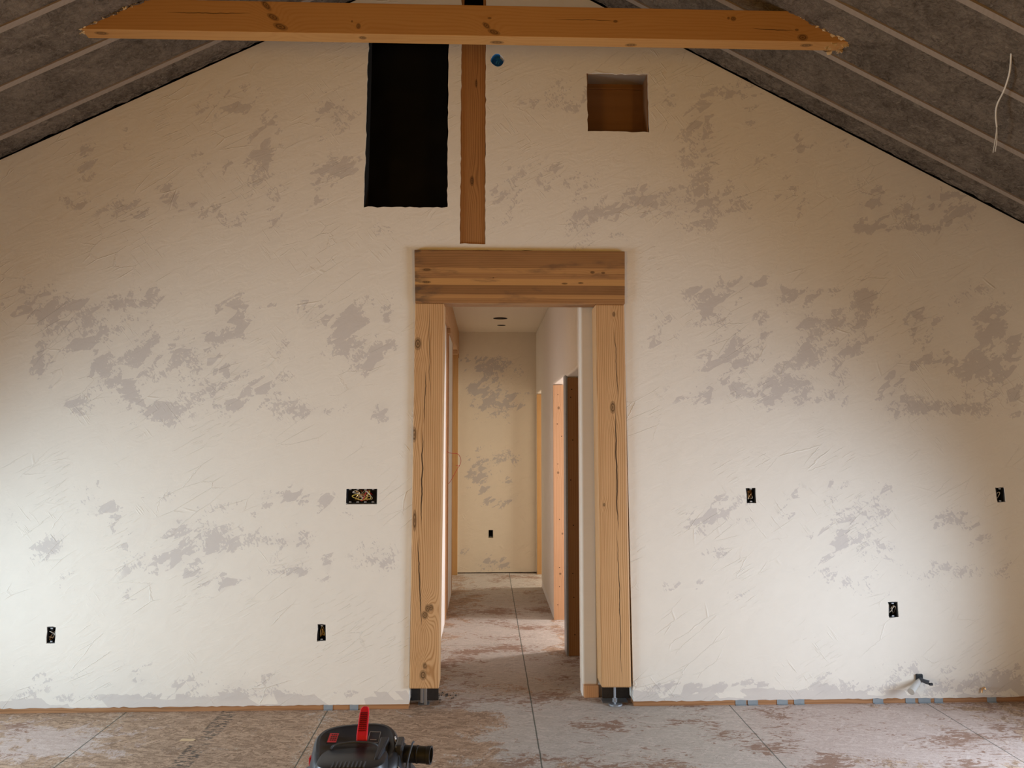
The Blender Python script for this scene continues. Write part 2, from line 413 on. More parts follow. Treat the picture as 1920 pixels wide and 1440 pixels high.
# OSB subfloor
def osb():
    m = MAT('strand_board_floor')
    X, Y = m.x, m.y
    val = None; wv = (m.noise(m.vec(X, Y, 3.0), 8, 3) - 0.5) * 0.05
    for i, (a, sc, st) in enumerate(((0.3, 46, 1.5), (1.35, 40, 1.7), (-0.8, 50, 1.5), (0.85, 44, 1.9), (-0.25, 56, 1.6))):
        u, w = rot(m, X, Y, a)
        d, r_ = m.voro(m.vec(u * 0.33 + wv, w * st + wv, float(i) * 3.1), sc)
        if val is None: val = r_
        else:
            top = r_.step(0.52, 0.56)                       # this layer's strands lie over the ones below
            val = val * (1 - top) + (r_ - 0.5) * 2.0 * top
    nz = m.noise(m.vec(X, Y, 0.0), 130, 3, 0.6)
    wood_ = m.mix(((val - 0.5) * 0.75 + 0.45 + (nz - 0.5) * 1.1).clamp(), (0.19, 0.115, 0.070), (0.56, 0.39, 0.27))
    # trodden plaster dust
    dn = m.noise(m.vec(X, Y * 1.1, 2.0), 5.5, 5, 0.68, 0.9); dn2 = m.noise(m.vec(X * 2.2, Y, 7.0), 30, 3, 0.7, 1.2)
    A = m.attr('patch')
    dust = (A + (dn - 0.5) * 2.6 + (dn2 - 0.5) * 1.2).step(0.34, 0.62)
    grit = m.noise(m.vec(X, Y, 4.0), 60, 3, 0.75)
    dc = m.mix(grit, (0.34, 0.30, 0.262), (0.60, 0.545, 0.485))
    dc = m.mix(((X + (dn2 - 0.5) * 1.0).step(1.1, 1.9) + X.step(-1.4, -1.9)).clamp() * 0.85, dc, m.mix(grit, (0.35, 0.245, 0.205), (0.68, 0.555, 0.51)))
    dc = m.mix(((val - 0.6) * 1.5).clamp() * 0.55, dc, (0.70, 0.62, 0.58)); dc = m.mix(((0.30 - val) * 2.0).clamp() * 0.35, dc, (0.22, 0.15, 0.115))
    c = m.mix(dust * 0.88, wood_, dc)
    # red-brown scraped marks, only where dusty
    sc_ = m.noise(m.vec(X * 1.0, Y * 2.4, 9.0), 11, 5, 0.75, 1.4)
    reg = m.noise(m.vec(X, Y * 1.3, 5.0), 2.2, 1, 0.6)
    sc_ = (sc_ + (reg - 0.5) * 0.75).step(0.575, 0.615) * dust
    c = m.mix(sc_ * 0.80, c, m.mix(grit, (0.13, 0.062, 0.036), (0.32, 0.165, 0.095)))
    specks = m.noise(m.vec(X, Y, 12.0), 45, 2, 0.5).step(0.72, 0.77)
    c = m.mix(specks * 0.7, c, (0.04, 0.035, 0.03))
    # printed grade stamps, too worn to read: broken dark ticks in one strip
    bandx = ((X + 1.53).abs()).step(0.062, 0.045)
    tick = m.noise(m.vec(X * 0.55, Y * 1.6, 1.0), 42, 2, 0.5).step(0.51, 0.55) * m.noise(m.vec(X * 0.01, Y, 6.0), 7, 1).step(0.36, 0.44)
    c = m.mix(bandx * tick * 0.8, c, (0.05, 0.045, 0.04))
    # seams between sheets
    seam = None
    for sx, wd, y1 in ((-2.15, 0.0045, 99), (-0.95, 0.0045, 99), (0.285, 0.005, 99), (1.50, 0.004, 99), (2.73, 0.004, 99), (-3.37, 0.004, 99)):
        k = (X - sx + wv * 0.12).abs().step(wd, wd * 0.5)
        seam = k if seam is None else seam.max(k)
    for sy, xa, xb in ((0.17, 0.285, 0.9), (1.42, -0.6, 0.285), (2.55, -0.6, 0.9), (-2.4, -5, 5)):
        k = (Y - sy).abs().step(0.003, 0.0015) * (X - xa).step(0, 0.002) * (X - xb).step(0.002, 0) * 0.7
        seam = seam.max(k)
    c = m.mix(seam * 0.85, c, (0.055, 0.065, 0.050))
    pale = (X - (-2.15)).abs().step(0.10, 0.01) * dn2.step(0.50, 0.62) + (X + 0.95).abs().step(0.08, 0.01) * dn2.step(0.5, 0.62)
    c = m.mix(pale.clamp() * 0.4 * (1 - seam), c, (0.62, 0.60, 0.54))
    return m.out(c, 0.72, nz * 1.0, 0.4, 0.003)
M['osb'] = osb()

# ------------------------------------------------------------------ large structure
# gable wall plane y=0. Openings traced on that plane; wall edges lean a hair like the posts do
EC, XC, ZC = 0.0165, 0.02, 1.28
def warp(U, z): return XC + (U - XC) * (1 - EC * (z - ZC))
def unwarp(x, z): return XC + (x - XC) / (1 - EC * (z - ZC))
def wallhole(px0, py0, px1, py1):
    cs = [atY(a, b) for a, b in ((px0, py0), (px1, py0), (px1, py1), (px0, py1))]
    us = [unwarp(c.x, c.z) for c in cs]
    return ((us[0] + us[3]) / 2, (cs[2].z + cs[3].z) / 2, (us[1] + us[2]) / 2, (cs[0].z + cs[1].z) / 2)

cl0, cl1 = atY(0, 300), atY(490, 80)
cr0, cr1 = atY(1280, 90), atY(1920, 420)
SL = (cl1.z - cl0.z) / (cl1.x - cl0.x); SR = (cr1.z - cr0.z) / (cr1.x - cr0.x)
XA = (cr0.z - SR * cr0.x - cl0.z + SL * cl0.x) / (SL - SR); ZA = cl0.z + SL * (XA - cl0.x)   # ridge
def zceil(x): return ZA + (SL * (x - XA) if x < XA else SR * (x - XA))

def blobs(lst, seedn=1.0):
    def f(co):
        px, py = topx(co); v = 0
        for cx, cy, rx, ry, w in lst:
            dx, dy = (px - cx) / rx, (py - cy) / ry; q = dx * dx + dy * dy
            if q < 6: v += w * exp(-q * 0.9)
        return min(v, 1.25)
    return f
PATCH = [ # where the grey base coat shows through, traced in the photo frame
 (440,190,40,25,.7),(380,200,18,20,.5),(160,285,25,45,.6),(235,250,20,30,.4),(490,280,32,70,.8),(625,215,35,35,.9),(425,305,10,30,.6),
 (600,340,35,35,.7),(645,300,30,35,.6),(125,375,12,14,.7),(155,385,22,14,.7),(240,390,40,22,.8),(350,380,35,20,.8),(310,370,18,30,.6),
 (395,395,45,12,.5),(450,415,60,12,.5),(570,412,60,12,.45),(700,428,40,9,.5),(520,400,14,40,.4),(300,205,30,30,.3),(380,310,30,30,.3),(20,380,20,15,.4),
 (1060,185,40,30,.5),(1010,200,30,22,.5),(1100,185,20,20,.3),(1060,330,60,28,.55),(1250,190,22,20,.7),(1380,175,35,20,.8),(1310,225,25,40,.7),(1405,235,28,40,.6),
 (1500,300,28,45,.6),(1440,310,22,25,.5),(1320,300,35,60,.75),(1230,370,60,28,.8),(1180,380,25,20,.5),(950,370,28,40,.75),(1090,420,25,40,.8),(1120,400,35,22,.6),
 (1320,390,60,35,.75),(1390,380,28,30,.5),(1480,380,28,35,.6),(1610,380,14,45,.8),(1645,380,14,40,.8),(1690,400,40,25,.7),(1755,375,30,28,.85),(1810,400,28,28,.8),
 (1700,428,110,8,.8),(1160,440,30,12,.5),(1590,270,25,14,.5),
 (40,560,60,25,.55),(110,575,50,20,.6),(215,568,40,16,.95),(290,560,40,18,.7),(160,620,55,45,.95),(80,640,12,50,.5),(75,700,14,25,.7),(270,650,35,55,.9),(355,665,35,35,1.05),
 (395,635,16,16,.7),(430,620,45,35,.85),(445,575,30,20,.5),(500,600,40,35,.35),(580,590,22,32,.8),(640,610,35,45,.75),(680,660,45,25,.75),(695,690,30,18,.6),(740,645,14,12,.7),
 (200,700,35,35,.95),(130,755,40,20,.8),(245,735,18,22,.7),(290,770,40,22,1.0),(330,775,22,20,.7),(390,730,35,20,.9),(440,690,40,25,.7),(500,730,50,30,.7),(560,770,40,16,.6),
 (430,765,30,16,.7),(710,770,28,22,.85),(540,650,28,20,.4),(660,600,25,20,.5),(700,590,25,30,.5),(30,770,35,14,.4),(620,770,45,8,.5),(80,600,70,50,.3),(730,590,15,30,.6),
 (1335,575,30,35,1.0),(1395,535,45,18,.8),(1300,545,18,14,.5),(1465,560,30,22,.7),(1540,548,70,10,.95),(1625,560,20,30,.8),(1430,610,12,30,.9),(1510,600,28,30,.8),(1570,605,45,25,.85),
 (1615,600,12,35,.8),(1650,580,35,10,.5),(1720,605,35,28,.95),(1380,655,40,28,.85),(1510,660,26,22,.8),(1585,655,30,14,.9),(1360,690,45,25,.6),(1340,735,60,25,.9),(1450,735,30,35,1.0),
 (1500,735,28,45,1.0),(1580,700,18,25,.7),(1570,740,14,25,.6),(1690,690,45,22,.8),(1670,740,30,35,.8),(1740,660,18,25,.7),(1770,670,18,22,.7),(1830,690,30,45,1.0),(1810,560,25,35,.9),
 (1870,600,25,40,.8),(1880,700,25,40,.9),(1800,765,70,12,1.1),(1710,765,40,12,.8),(1240,650,30,40,.35),(1230,610,30,30,.3),(1900,650,20,30,.7),(1905,750,15,25,.7),(1640,635,14,14,.5),(1850,620,25,20,.5),
 (170,925,30,30,.6),(200,960,25,25,.5),(280,925,45,12,.4),(90,1030,30,22,.85),(110,1010,14,25,.7),(20,970,25,30,.5),(330,985,45,30,.75),(250,1000,35,25,.6),(400,1000,35,25,.6),(330,1035,35,22,.7),
 (300,1060,60,25,.55),(420,1020,30,20,.7),(500,925,18,16,.7),(540,930,22,12,.7),(590,930,35,18,.7),(610,950,14,14,.5),(520,1015,40,18,.8),(570,1015,16,25,.9),(545,1065,40,12,.7),(560,1080,28,10,.6),
 (615,1060,10,22,.9),(425,1095,28,20,.8),(370,1085,20,14,.6),(130,1100,18,22,.5),(240,1110,20,16,.5),(700,1040,35,25,.5),(720,1060,16,30,.4),(660,960,20,20,.4),(450,960,60,40,.25),(380,1060,50,40,.4),
 (1380,955,30,22,.5),(1330,960,25,30,.55),(1480,940,20,35,.5),(1560,930,30,28,.55),(1660,925,25,18,.7),(1600,985,30,20,.6),(1640,960,35,18,.6),(1790,975,45,22,.9),(1850,1020,25,35,.8),(1680,1020,25,18,.75),
 (1570,1010,45,25,.45),(1570,1060,60,40,.55),(1720,1080,45,22,.5),(1800,1070,35,18,.55),(1350,1035,30,10,.6),(1300,985,45,20,.4),(1290,1100,45,10,.5),(1420,1110,45,12,.4),(1890,1060,20,20,.5),(1640,1110,30,20,.3),
 (60,1265,70,22,.35),(260,1275,30,25,.8),(360,1285,28,22,.7),(440,1290,30,22,.8),(510,1275,30,18,.8),(480,1300,60,10,.8),(150,1307,150,5,.5),(400,1308,160,5,.5),(620,1302,130,6,.4),(730,1265,25,12,.5),(30,1300,35,12,.8),
 (1240,1292,60,12,.6),(1330,1290,90,10,.9),(1420,1285,22,16,.7),(1540,1285,22,20,.8),(1620,1290,60,14,.85),(1700,1260,90,16,.45),(1780,1285,60,18,.7),(1860,1280,50,22,.9),(1900,1270,30,20,.9),
]
UL = lin(XL - 0.2, XR + 0.2, 0.030); ZL = lin(0.029, ZA + 0.1, 0.030)
DOOR = wallhole(774, 470, 1177, 1300); DOOR = (DOOR[0], 0.029, DOOR[2], atY(975, 470).z)
VOID = wallhole(687, 50, 840, 388.5)
SQ = wallhole(1101, 138, 1215.5, 247)
KING = wallhole(864, 2, 910.5, 457)
KING = (KING[0], KING[1], KING[2], ZA + 1)
BOXES = [  # px0, py0, px1, py1 of each junction box opening
 (649, 915, 707, 944), (87, 1176, 104, 1206), (595, 1171, 611, 1202), (1400, 914, 1417, 943), (1868, 914, 1884, 942), (1666, 1129, 1684, 1158)]
bh = [wallhole(*b) for b in BOXES]
rc = atY(933, 112.5); RND = (unwarp(rc.x, rc.z), rc.z, 0.0455, 0.046)
wall = panel('wall_gable', UL, ZL, [DOOR, VOID, SQ, KING] + bh, [RND], lambda u, z: Vector((warp(u, z), 0, z)), M['plaster'], blobs(PATCH),
      cuts=[(Vector((XA, 0, ZA)), Vector((-SL, 0, 1)).normalized()), (Vector((XA, 0, ZA)), Vector((-SR, 0, 1)).normalized())], jit=0.0035)
me = wall.data       # make sure faces look toward the room, then thicken backwards
bm = bmesh.new(); bm.from_mesh(me)
for f in bm.faces:
    if f.normal.y > 0: f.normal_flip()
bm.to_mesh(me); bm.free()
md = wall.modifiers.new('thick', 'SOLIDIFY'); md.thickness = 0.13; md.offset = -1

# bottom plates under the plaster
pl, pr = warp(DOOR[0], 0), warp(DOOR[2], 0)
MB().box(XL, pl - 0.002, 0.003, 0.10, 0, 0.050).build('trim_1', M['plate'], kind='structure')
MB().box(pr + 0.002, XR, 0.003, 0.10, 0, 0.050).build('trim_2', M['plate'], kind='structure')

# floor: one sheet through room and hallway with a traced dust map
DUST = [(150,1385,120,28,.6),(60,1405,90,35,.6),(20,1360,50,20,.4),(130,1345,50,10,.3),(610,1345,40,14,.35),
 (1000,1380,150,90,.85),(1200,1370,160,80,.9),(1400,1380,150,90,.8),(1600,1400,200,60,.75),(1750,1350,200,40,.6),(1850,1420,120,50,.7),(1350,1325,300,18,.7),
 (930,1320,110,16,.7),(960,1260,110,25,.75),(1000,1230,90,25,.6),(900,1180,90,40,.8),(1000,1170,70,40,.9),(950,1120,90,25,.55),(940,1085,100,22,.95),(860,1250,60,40,.6),(1080,1260,40,30,.5),
 (900,1345,60,16,-.5),(830,1370,60,30,-.3),(930,1420,40,25,-.4),(1040,1225,40,10,-.6)]
dfn = blobs(DUST)
def floor_attr(co):
    if co.y < -1.6: return 0.0
    return dfn(co)
fl = panel('floor', lin(XL - 0.2, XR + 0.2, 0.05), lin(YB - 0.2, -1.7, 0.5)[:-1] + lin(-1.7, 4.9, 0.05), [], [], lambda a, b: Vector((a, b, 0)), M['osb'], floor_attr)
MB().box(XL - 0.2, XR + 0.2, YB - 0.2, 6.0, -0.1, -0.02).build('floor_deck', M['stud_plain'], kind='structure')

# foam ceiling between the rafters, one mesh for both slopes, with shaved lumps
def ceil_mesh():
    bm = bmesh.new(); st = 0.03
    for side in (0, 1):
        xs = lin(XL - 0.1, XA, st * 1.2) if side == 0 else lin(XA, XR + 0.1, st * 1.2)
        ys = lin(-2.2, -0.012, st) ; ys = lin(YB - 0.1, -2.2, 0.6)[:-1] + ys
        grid = []
        for y in ys:
            row = []
            for x in xs:
                p = Vector((x, y, zceil(x))); d = 0.006
                d += 0.010 * max(0, mn.noise(p * 6)) + 0.006 * abs(mn.noise(p * 19))
                if y > -0.09: d += 0.014 * abs(mn.noise(p * 24 + Vector((3, 3, 3)))) - 0.008
                yy = y
                if y > -0.02: yy = y + 0.010 * mn.noise(Vector((x * 17, side, 2.0))) - 0.004
                row.append(bm.verts.new((x, yy, p.z + d)))
            grid.append(row)
        for i in range(len(ys) - 1):
            for j in range(len(xs) - 1):
                bm.faces.new((grid[i][j], grid[i + 1][j], grid[i + 1][j + 1], grid[i][j + 1]))
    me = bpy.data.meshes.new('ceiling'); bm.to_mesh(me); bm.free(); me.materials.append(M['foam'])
    for p in me.polygons: p.use_smooth = True
    o = bpy.data.objects.new('ceiling', me); col.objects.link(o); o['kind'] = 'structure'; return o
ceil_mesh()
# added dark blocker above the foam, keeps world light out of the gap
dk = MB()
for xa, xb in ((XL - 0.3, XA), (XA, XR + 0.3)):
    za, zb = zceil(xa) + 0.28, zceil(xb) + 0.28
    if xa == XA: za = ZA + 0.28
    dk.hexa([(xa, YB - 0.3, za), (xb, YB - 0.3, zb), (xb, 0.6, zb), (xa, 0.6, za), (xa, YB - 0.3, za + 0.03), (xb, YB - 0.3, zb + 0.03), (xb, 0.6, zb + 0.03), (xa, 0.6, za + 0.03)])
dk.build('ceiling_blocker', M['dark'], kind='structure')
# dark backing behind the gap and the upper gable
MB().box(XL - 0.3, XR + 0.3, 0.30, 0.33, 2.98, ZA + 0.4).build('wall_backing', M['dark'], kind='structure')

# side walls and rear wall with window openings (out of the frame, they let the daylight and the amber fill in)
def sidewall(name, x, wins, mat, sgn):
    zt = zceil(x)
    rects = [(y0, z0, y1, z1) for y0, y1, z0, z1 in wins]
    o = panel(name, lin(YB, 0.0, 0.5), lin(0, zt + 0.01, 0.5), rects, [], lambda a, b: Vector((x, a, b)), mat)
    md = o.modifiers.new('t', 'SOLIDIFY'); md.thickness = 0.12; md.offset = -1 if sgn > 0 else 1
    return o
sidewall('wall_left', XL, [(-2.0, -0.75, 0.2, 1.6), (-6.6, -4.6, 0.3, 2.05)], M['plaster_side'], 1)
sidewall('wall_right', XR, [(-2.3, -0.85, 0.15, 1.52), (-6.6, -4.6, 0.3, 2.05)], M['plaster_side'], -1)
o = panel('wall_rear', lin(XL, XR, 0.5), lin(0, ZA, 0.5), [(-2.1, 0.1, 2.1, 2.2)], [], lambda a, b: Vector((a, YB, b)), M['stud_plain'],
      cuts=[(Vector((XA, 0, ZA)), Vector((-SL, 0, 1)).normalized()), (Vector((XA, 0, ZA)), Vector((-SR, 0, 1)).normalized())])

# ------------------------------------------------------------------ rafters
YR = [-(0.205 + 0.406 * k) for k in range(5)]
names = ['nearest the gable wall', 'second from the wall, just behind the beam', 'third from the wall, before the beam',
         'fourth from the gable wall', 'fifth and farthest from the gable wall']
for side in (0, 1):
    for k, y in enumerate(YR):
        x0, x1 = (XL - 0.02, XA) if side == 0 else (XA, XR + 0.02)
        z0, z1 = zceil(x0), zceil(x1)
        if side == 1: z0 = ZA
        m = MB()
        xs = lin(x0, x1, 0.25); rings = []
        for x in xs:
            z = ZA + (SL if side == 0 else SR) * (x - XA); w = 0.019 + 0.0025 * mn.noise(Vector((x * 3, k, side)))
            rings.append([(x, y - w, z - 0.002), (x, y + w, z - 0.002), (x, y + w, z + 0.22), (x, y - w, z + 0.22)])
        m.loft(rings)
        o = m.build('rafter', M['rafter'])
        tag(o, 'pale rafter edge on the %s slope, %s' % (('left', 'right')[side], names[k]), 'rafter', 'rafters between the sprayed foam')

# ------------------------------------------------------------------ tie beam with chipped foam at its ends
KN = lambda lst, y: [(atY(px, py, y).z, atY(px, py, y).x, rz, rx) for px, py, rz, rx in lst]
YF, YK = -0.78, -0.685
zb = atY(850, 66.5, YF).z; zt = atY(960, 11, YF).z
M['beam'] = wood('tie_beam_wood', (0.50, 0.26, 0.085), (0.40, 0.175, 0.045), 'x', 330, contrast=0.35, warp=0.05, seed=2.0,
    knots=[(*KN([(px, py, rz, rx)], YF)[0], ln, zb) for px, py, rz, rx, ln in ((499, 10, .030, .020, -.7), (512, 32, .022, .026, -.9), (526, 50, .022, .034, -.9), (672, 49, .016, .012, 0), (660, 40, .006, .006, 0), (912, 48, .020, .018, -.6), (926, 60, .018, .030, -.9), (918, 34, .006, .012, 0), (1375, 35, .014, .016, 0), (1366, 34, .008, .008, 0), (1154, 40, .008, .014, 0), (1505, 70, .02, .03, 0), (1494, 56, .008, .012, 0))]
        + [(ky, atY(px, py, ky).x, .018, rx, 'D', zb) for px, py, rx, ky in ((932, 78, .040, YK - .030), (1183, 84, .034, YK - .026), (1512, 83, .034, YF + .04), (190, 66, .035, YF + .04), (680, 74, .02, YF + .04))],
    cracks=[(atY(420, 25, YF).z, atY(300, 25, YF).x, atY(480, 25, YF).x, 0.0, .0025), (atY(1450, 55, YF).z, atY(1405, 55, YF).x, atY(1495, 55, YF).x, 0.0, .0025), (atY(1075, 37, YF).z, atY(1035, 37, YF).x, atY(1160, 37, YF).x, 0, .002)])
xl = XA + (zb - ZA) / SL - 0.02; xr = XA + (zb - ZA) / SR + 0.02
xl2 = XA + (zt - ZA) / SL - 0.02; xr2 = XA + (zt - ZA) / SR + 0.02
tb = MB().hexa([(xl, YF, zb), (xr, YF, zb), (xr, YK, zb), (xl, YK, zb), (xl2, YF, zt), (xr2, YF, zt), (xr2, YK, zt), (xl2, YK, zt)]).build('tie_beam', M['beam'], bevel=0.002)
tag(tb, 'long knotty orange pine tie beam spanning between the foam slopes near the top', 'beam')
random.seed(4)
fb = MB()
def chips(x0, z0, x1, z1, n, y, sc=1.0):
    for i in range(n):
        t = random.random(); x = x0 + (x1 - x0) * t; z = z0 + (z1 - z0) * t
        s = random.uniform(0.006, 0.018) * sc; c = Vector((x + random.uniform(-.012, .012), y - random.uniform(0.0, .012), z + random.uniform(-.008, .01)))
        pts = []
        for k in range(7):
            d = Vector((random.uniform(-1, 1), random.uniform(-.5, .5), random.uniform(-.7, .7))); pts.append(c + d * s)
        b = len(fb.v); fb.v += pts
        bm = bmesh.new(); vv = [bm.verts.new(p) for p in pts]; r_ = bmesh.ops.convex_hull(bm, input=vv); bm.verts.index_update()
        ii = {v: b + i for i, v in enumerate(vv)}
        fb.f += [tuple(ii[v] for v in f.verts) for f in bm.faces if all(v in ii for v in f.verts)]; bm.free()
chips(xl, zb, xl2, zt, 34, YF, 0.7); chips(xr, zb, xr2 + .06, zt - .02, 50, YF, 1.15); chips(xr - .02, zb - .008, xr + .045, zb + .035, 26, YF + 0.03, 1.5); chips(xl - .03, zb - .008, xl + .01, zb + .01, 16, YF + 0.03, 1.2); chips(xr - .03, zb - .01, xr - .005, zb, 10, YK - 0.01, 1.2)
for px_, py_ in ((1508, 28), (1538, 46), (1547, 56), (1560, 68), (1566, 82), (1556, 92)):
    q_ = atY(px_, py_, YF); chips(q_.x - .012, q_.z + .006, q_.x + .012, q_.z - .006, 3, YF + .01, 1.7)
o = fb.build('foam_crumbs', M['foam_raw']); tag(o, 'cream crumbs of cut foam clinging round the tie beam ends', 'foam', kind='stuff')
# ragged foam lips lapping over the beam face
lip = MB()
def lips(xa, za, xb, zb_, n, sgn):
    for i in range(n):
        t = (i + random.random() * .6) / n; x = xa + (xb - xa) * t; z = za + (zb_ - za) * t
        r0 = random.uniform(.018, .034)
        ring0, ring1 = [], []
        for k in range(9):
            a = 2 * pi * k / 9; rr = r0 * random.uniform(.6, 1.15)
            ring0.append((x + rr * cos(a) * 1.3 + sgn * .012, YF - 0.010, z + .016 + rr * sin(a) * .6)); ring1.append((x + rr * cos(a) * 1.7 + sgn * .02, YF + .03, z + .02 + rr * sin(a) * .9))
        lip.loft([ring0, ring1])
lips(xl + .02, zb + .005, xl2 + .02, zt, 12, -1); lips(xr - .015, zb + .012, xr2 - .02, zt, 12, 1)
o = lip.build('foam_lip', M['foam'], smooth=True); tag(o, 'ragged grey foam overlapping both ends of the tie beam', 'foam', kind='stuff')

# ------------------------------------------------------------------ king post, lintel, posts
def wpt(px, py, y): return atY(px, py, 0)
k0, k1, k2, k3 = atY(861.5, 457), atY(909.5, 457), atY(911.5, 20), atY(865, 20)
dxk = (k3.x - k0.x) / (k3.z - k0.z); dxr = (k2.x - k1.x) / (k2.z - k1.z)
M['king'] = wood('king_post_wood', (0.40, 0.19, 0.065), (0.23, 0.095, 0.03), 'z', 520, contrast=0.75, warp=0.03, seed=5.0,
    knots=[(atY(885, 338).x, atY(885, 338).z, .014, .035), (atY(893, 155).x, atY(893, 155).z, .008, .03)])
def post(name, a, b, c, d, y0, y1, mat, bev=0.004, parent=None):   # a,b bottom left/right, c,d top right/left
    m = MB().hexa([(a.x, y0, a.z), (b.x, y0, b.z), (b.x, y1, b.z), (a.x, y1, a.z), (d.x, y0, d.z), (c.x, y0, c.z), (c.x, y1, c.z), (d.x, y1, d.z)])
    return m.build(name, mat, parent, bevel=bev)
kz = ZA - 0.03
kp = MB()
ztk = atY(886, 45).z
def kx(z, right): return (k1.x + dxr * (z - k1.z)) if right else (k0.x + dxk * (z - k0.z))
kp.hexa([(kx(k0.z, 0), .010, k0.z), (kx(k0.z, 1), .010, k0.z), (kx(k0.z, 1), .13, k0.z), (kx(k0.z, 0), .13, k0.z),
         (kx(ztk, 0), .010, ztk), (kx(ztk, 1), .010, ztk), (kx(ztk, 1), .13, ztk), (kx(ztk, 0), .13, ztk)])
for s in (0, 1):
    xa = kx(ztk, s) + (0 if s == 0 else -0.018); kp.hexa([(xa, .010, ztk), (xa + .018, .010, ztk), (xa + .018, .13, ztk), (xa, .13, ztk), (xa, .010, kz), (xa + .018, .010, kz), (xa + .018, .13, kz), (xa, .13, kz)])
o = kp.build('king_post', M['king'], bevel=0.002)
tag(o, 'narrow dark reddish timber post set upright in the plaster above the doorway', 'post')

a, b, c, d = atY(779, 568), atY(1170.5, 572), atY(1170.5, 471.5), atY(777.5, 471)
M['lintel'] = wood('lintel_wood', (0.42, 0.215, 0.085), (0.23, 0.10, 0.035), 'x', 420, contrast=0.45, warp=0.02, seed=8.0, lam=[(atY(975, b_).z, atY(975, a_).z, t_) for a_, b_, t_ in ((468, 504, -.35), (504, 514, .35), (514, 524, -.1), (524, 536, .75), (536, 554, -.55), (554, 561, .35), (561, 580, -.2))], streak=(0.12, 0.07, 0.045),
    knots=[(atY(px, py).z, atY(px, py).x, rz, rx) for px, py, rz, rx in ((801, 507, .010, .030), (800, 530, .008, .03), (1058, 533, .006, .02), (1088, 532, .006, .018), (1110, 512, .008, .014), (1130, 513, .006, .012), (925, 522, .004, .006))])
zl = (a.z + b.z) / 2
a.z = b.z = zl; c.z = d.z = (c.z + d.z) / 2
o = post('lintel', a, b, c, d, -0.022, 0.118, M['lintel'], 0.003)
tag(o, 'stained laminated timber lintel lying across both doorway posts', 'beam')

def tk(lst): return [(atY(px, py).x, atY(px, py).z, ra, rl) for px, py, ra, rl in lst]
PL = (0.60, 0.36, 0.175), (0.37, 0.185, 0.068)
M['post_l'] = wood('left_post_wood', *PL, 'z', 520, contrast=0.80, warp=0.03, seed=1.0,
    knots=tk([(784, 645, 0.0231, 0.0396), (802, 1140, 0.0165, 0.0264), (797, 1152, 0.0214, 0.0264), (808, 1138, 0.0165, 0.0231), (797, 1247, 0.0148, 0.0231), (794, 1264, 0.0231, 0.0330), (777, 815, 0.0165, 0.0495), (778, 975, 0.0132, 0.0660)]),
    cracks=[(atY(806, 640).x, atY(806, 760).z, atY(806, 568).z, -0.015, .0022), (atY(797, 720).x, atY(797, 800).z, atY(797, 690).z, 0.02, .003), (atY(792, 880).x, atY(792, 990).z, atY(792, 800).z, 0.015, .0045),
            (atY(787, 1060).x, atY(787, 1180).z, atY(787, 1000).z, -0.045, .004)])
M['post_r'] = wood('right_post_wood', *PL, 'z', 540, contrast=0.75, warp=0.025, seed=3.0,
    knots=tk([(1148, 764, 0.0180, 0.0396), (1150, 590, 0.0108, 0.0180), (1132, 946, 0.0090, 0.0126)]),
    cracks=[(atY(1155, 700).x, atY(1155, 760).z, atY(1155, 610).z, -0.03, .003), (atY(1155, 850).x, atY(1155, 1000).z, atY(1155, 760).z, -0.012, .005),
            (atY(1160, 1100).x, atY(1160, 1285).z, atY(1158, 980).z, -0.03, .003)])
zb1 = atY(795, 1290).z
a, b, c, d = atY(768, 1290), atY(823, 1290), atY(833, 569), atY(778.5, 569); c.z = d.z = zl
o = post('door_post', a, b, c, d, -0.018, 0.165, M['post_l'], 0.007)
tag(o, 'square pine post left of the doorway with two knots low down and long cracks', 'post', 'pine posts carrying the lintel')
a2, b2, c2, d2 = atY(1127, 1288), atY(1183, 1288), atY(1170, 571), atY(1116, 571); c2.z = d2.z = zl
o = post('door_post', a2, b2, c2, d2, -0.018, 0.165, M['post_r'], 0.010)
tag(o, 'square pine post right of the doorway with one big knot high up', 'post', 'pine posts carrying the lintel')

# metal feet under the posts
t = thing('post_base', ((a.x + b.x) / 2, .07, 0), 'galvanised bracket in rubble under the left doorway post', 'post base', 'metal feet under the pine posts')
cx = atY(788, 1300).x
zbp = a.z
MB().box(cx - .004, cx + .014, .06, .09, .012, zbp).build('bracket', M['metal'], t, 0.002)
MB().box(cx + .018, cx + .036, .060, .068, .0, zbp).build('side_plate', M['metal'], t, 0.001)
MB().box(cx - .02, cx + .05, .06, .12, .0, .004).build('foot_plate', M['metal'], t, 0.001)
t = thing('post_base', ((a2.x + b2.x) / 2, .05, 0), 'threaded rod with nut and washer plate under the right doorway post', 'post base', 'metal feet under the pine posts')
cx = atY(1154, 1290).x
MB().lathe((cx, .03, 0), [(.007, 0), (.007, a2.z)], 12).build('rod', M['metal'], t, smooth=True)
MB().lathe((cx, .03, .0), [(.015, .018), (.015, .042)], 6).build('nut', M['metal'], t, 0.001)
MB().lathe((cx + .004, .03, .0), [(.042, .0), (.042, .010)], 24).build('washer_plate', M['metal'], t, 0.001)
MB().box(cx - .07, cx + .09, .06, .14, .0, .003).build('foot_plate', M['metal'], t)
M['gap_shade'] = plain('shaded_gap', (0.045, 0.036, 0.030), 0.9, 0, 0.5, 30)  # near-black blocks added for the shade in the gaps under both posts
MB().box(warp(DOOR[0], 0) + .001, b.x - .012, .150, .170, 0, zbp + .01).build('left_gap_shade', M['gap_shade'], kind='structure')
MB().box(a2.x + .03, warp(DOOR[2], 0) - .001, .150, .163, 0, a2.z + .01).build('right_gap_shade', M['gap_shade'], kind='structure')
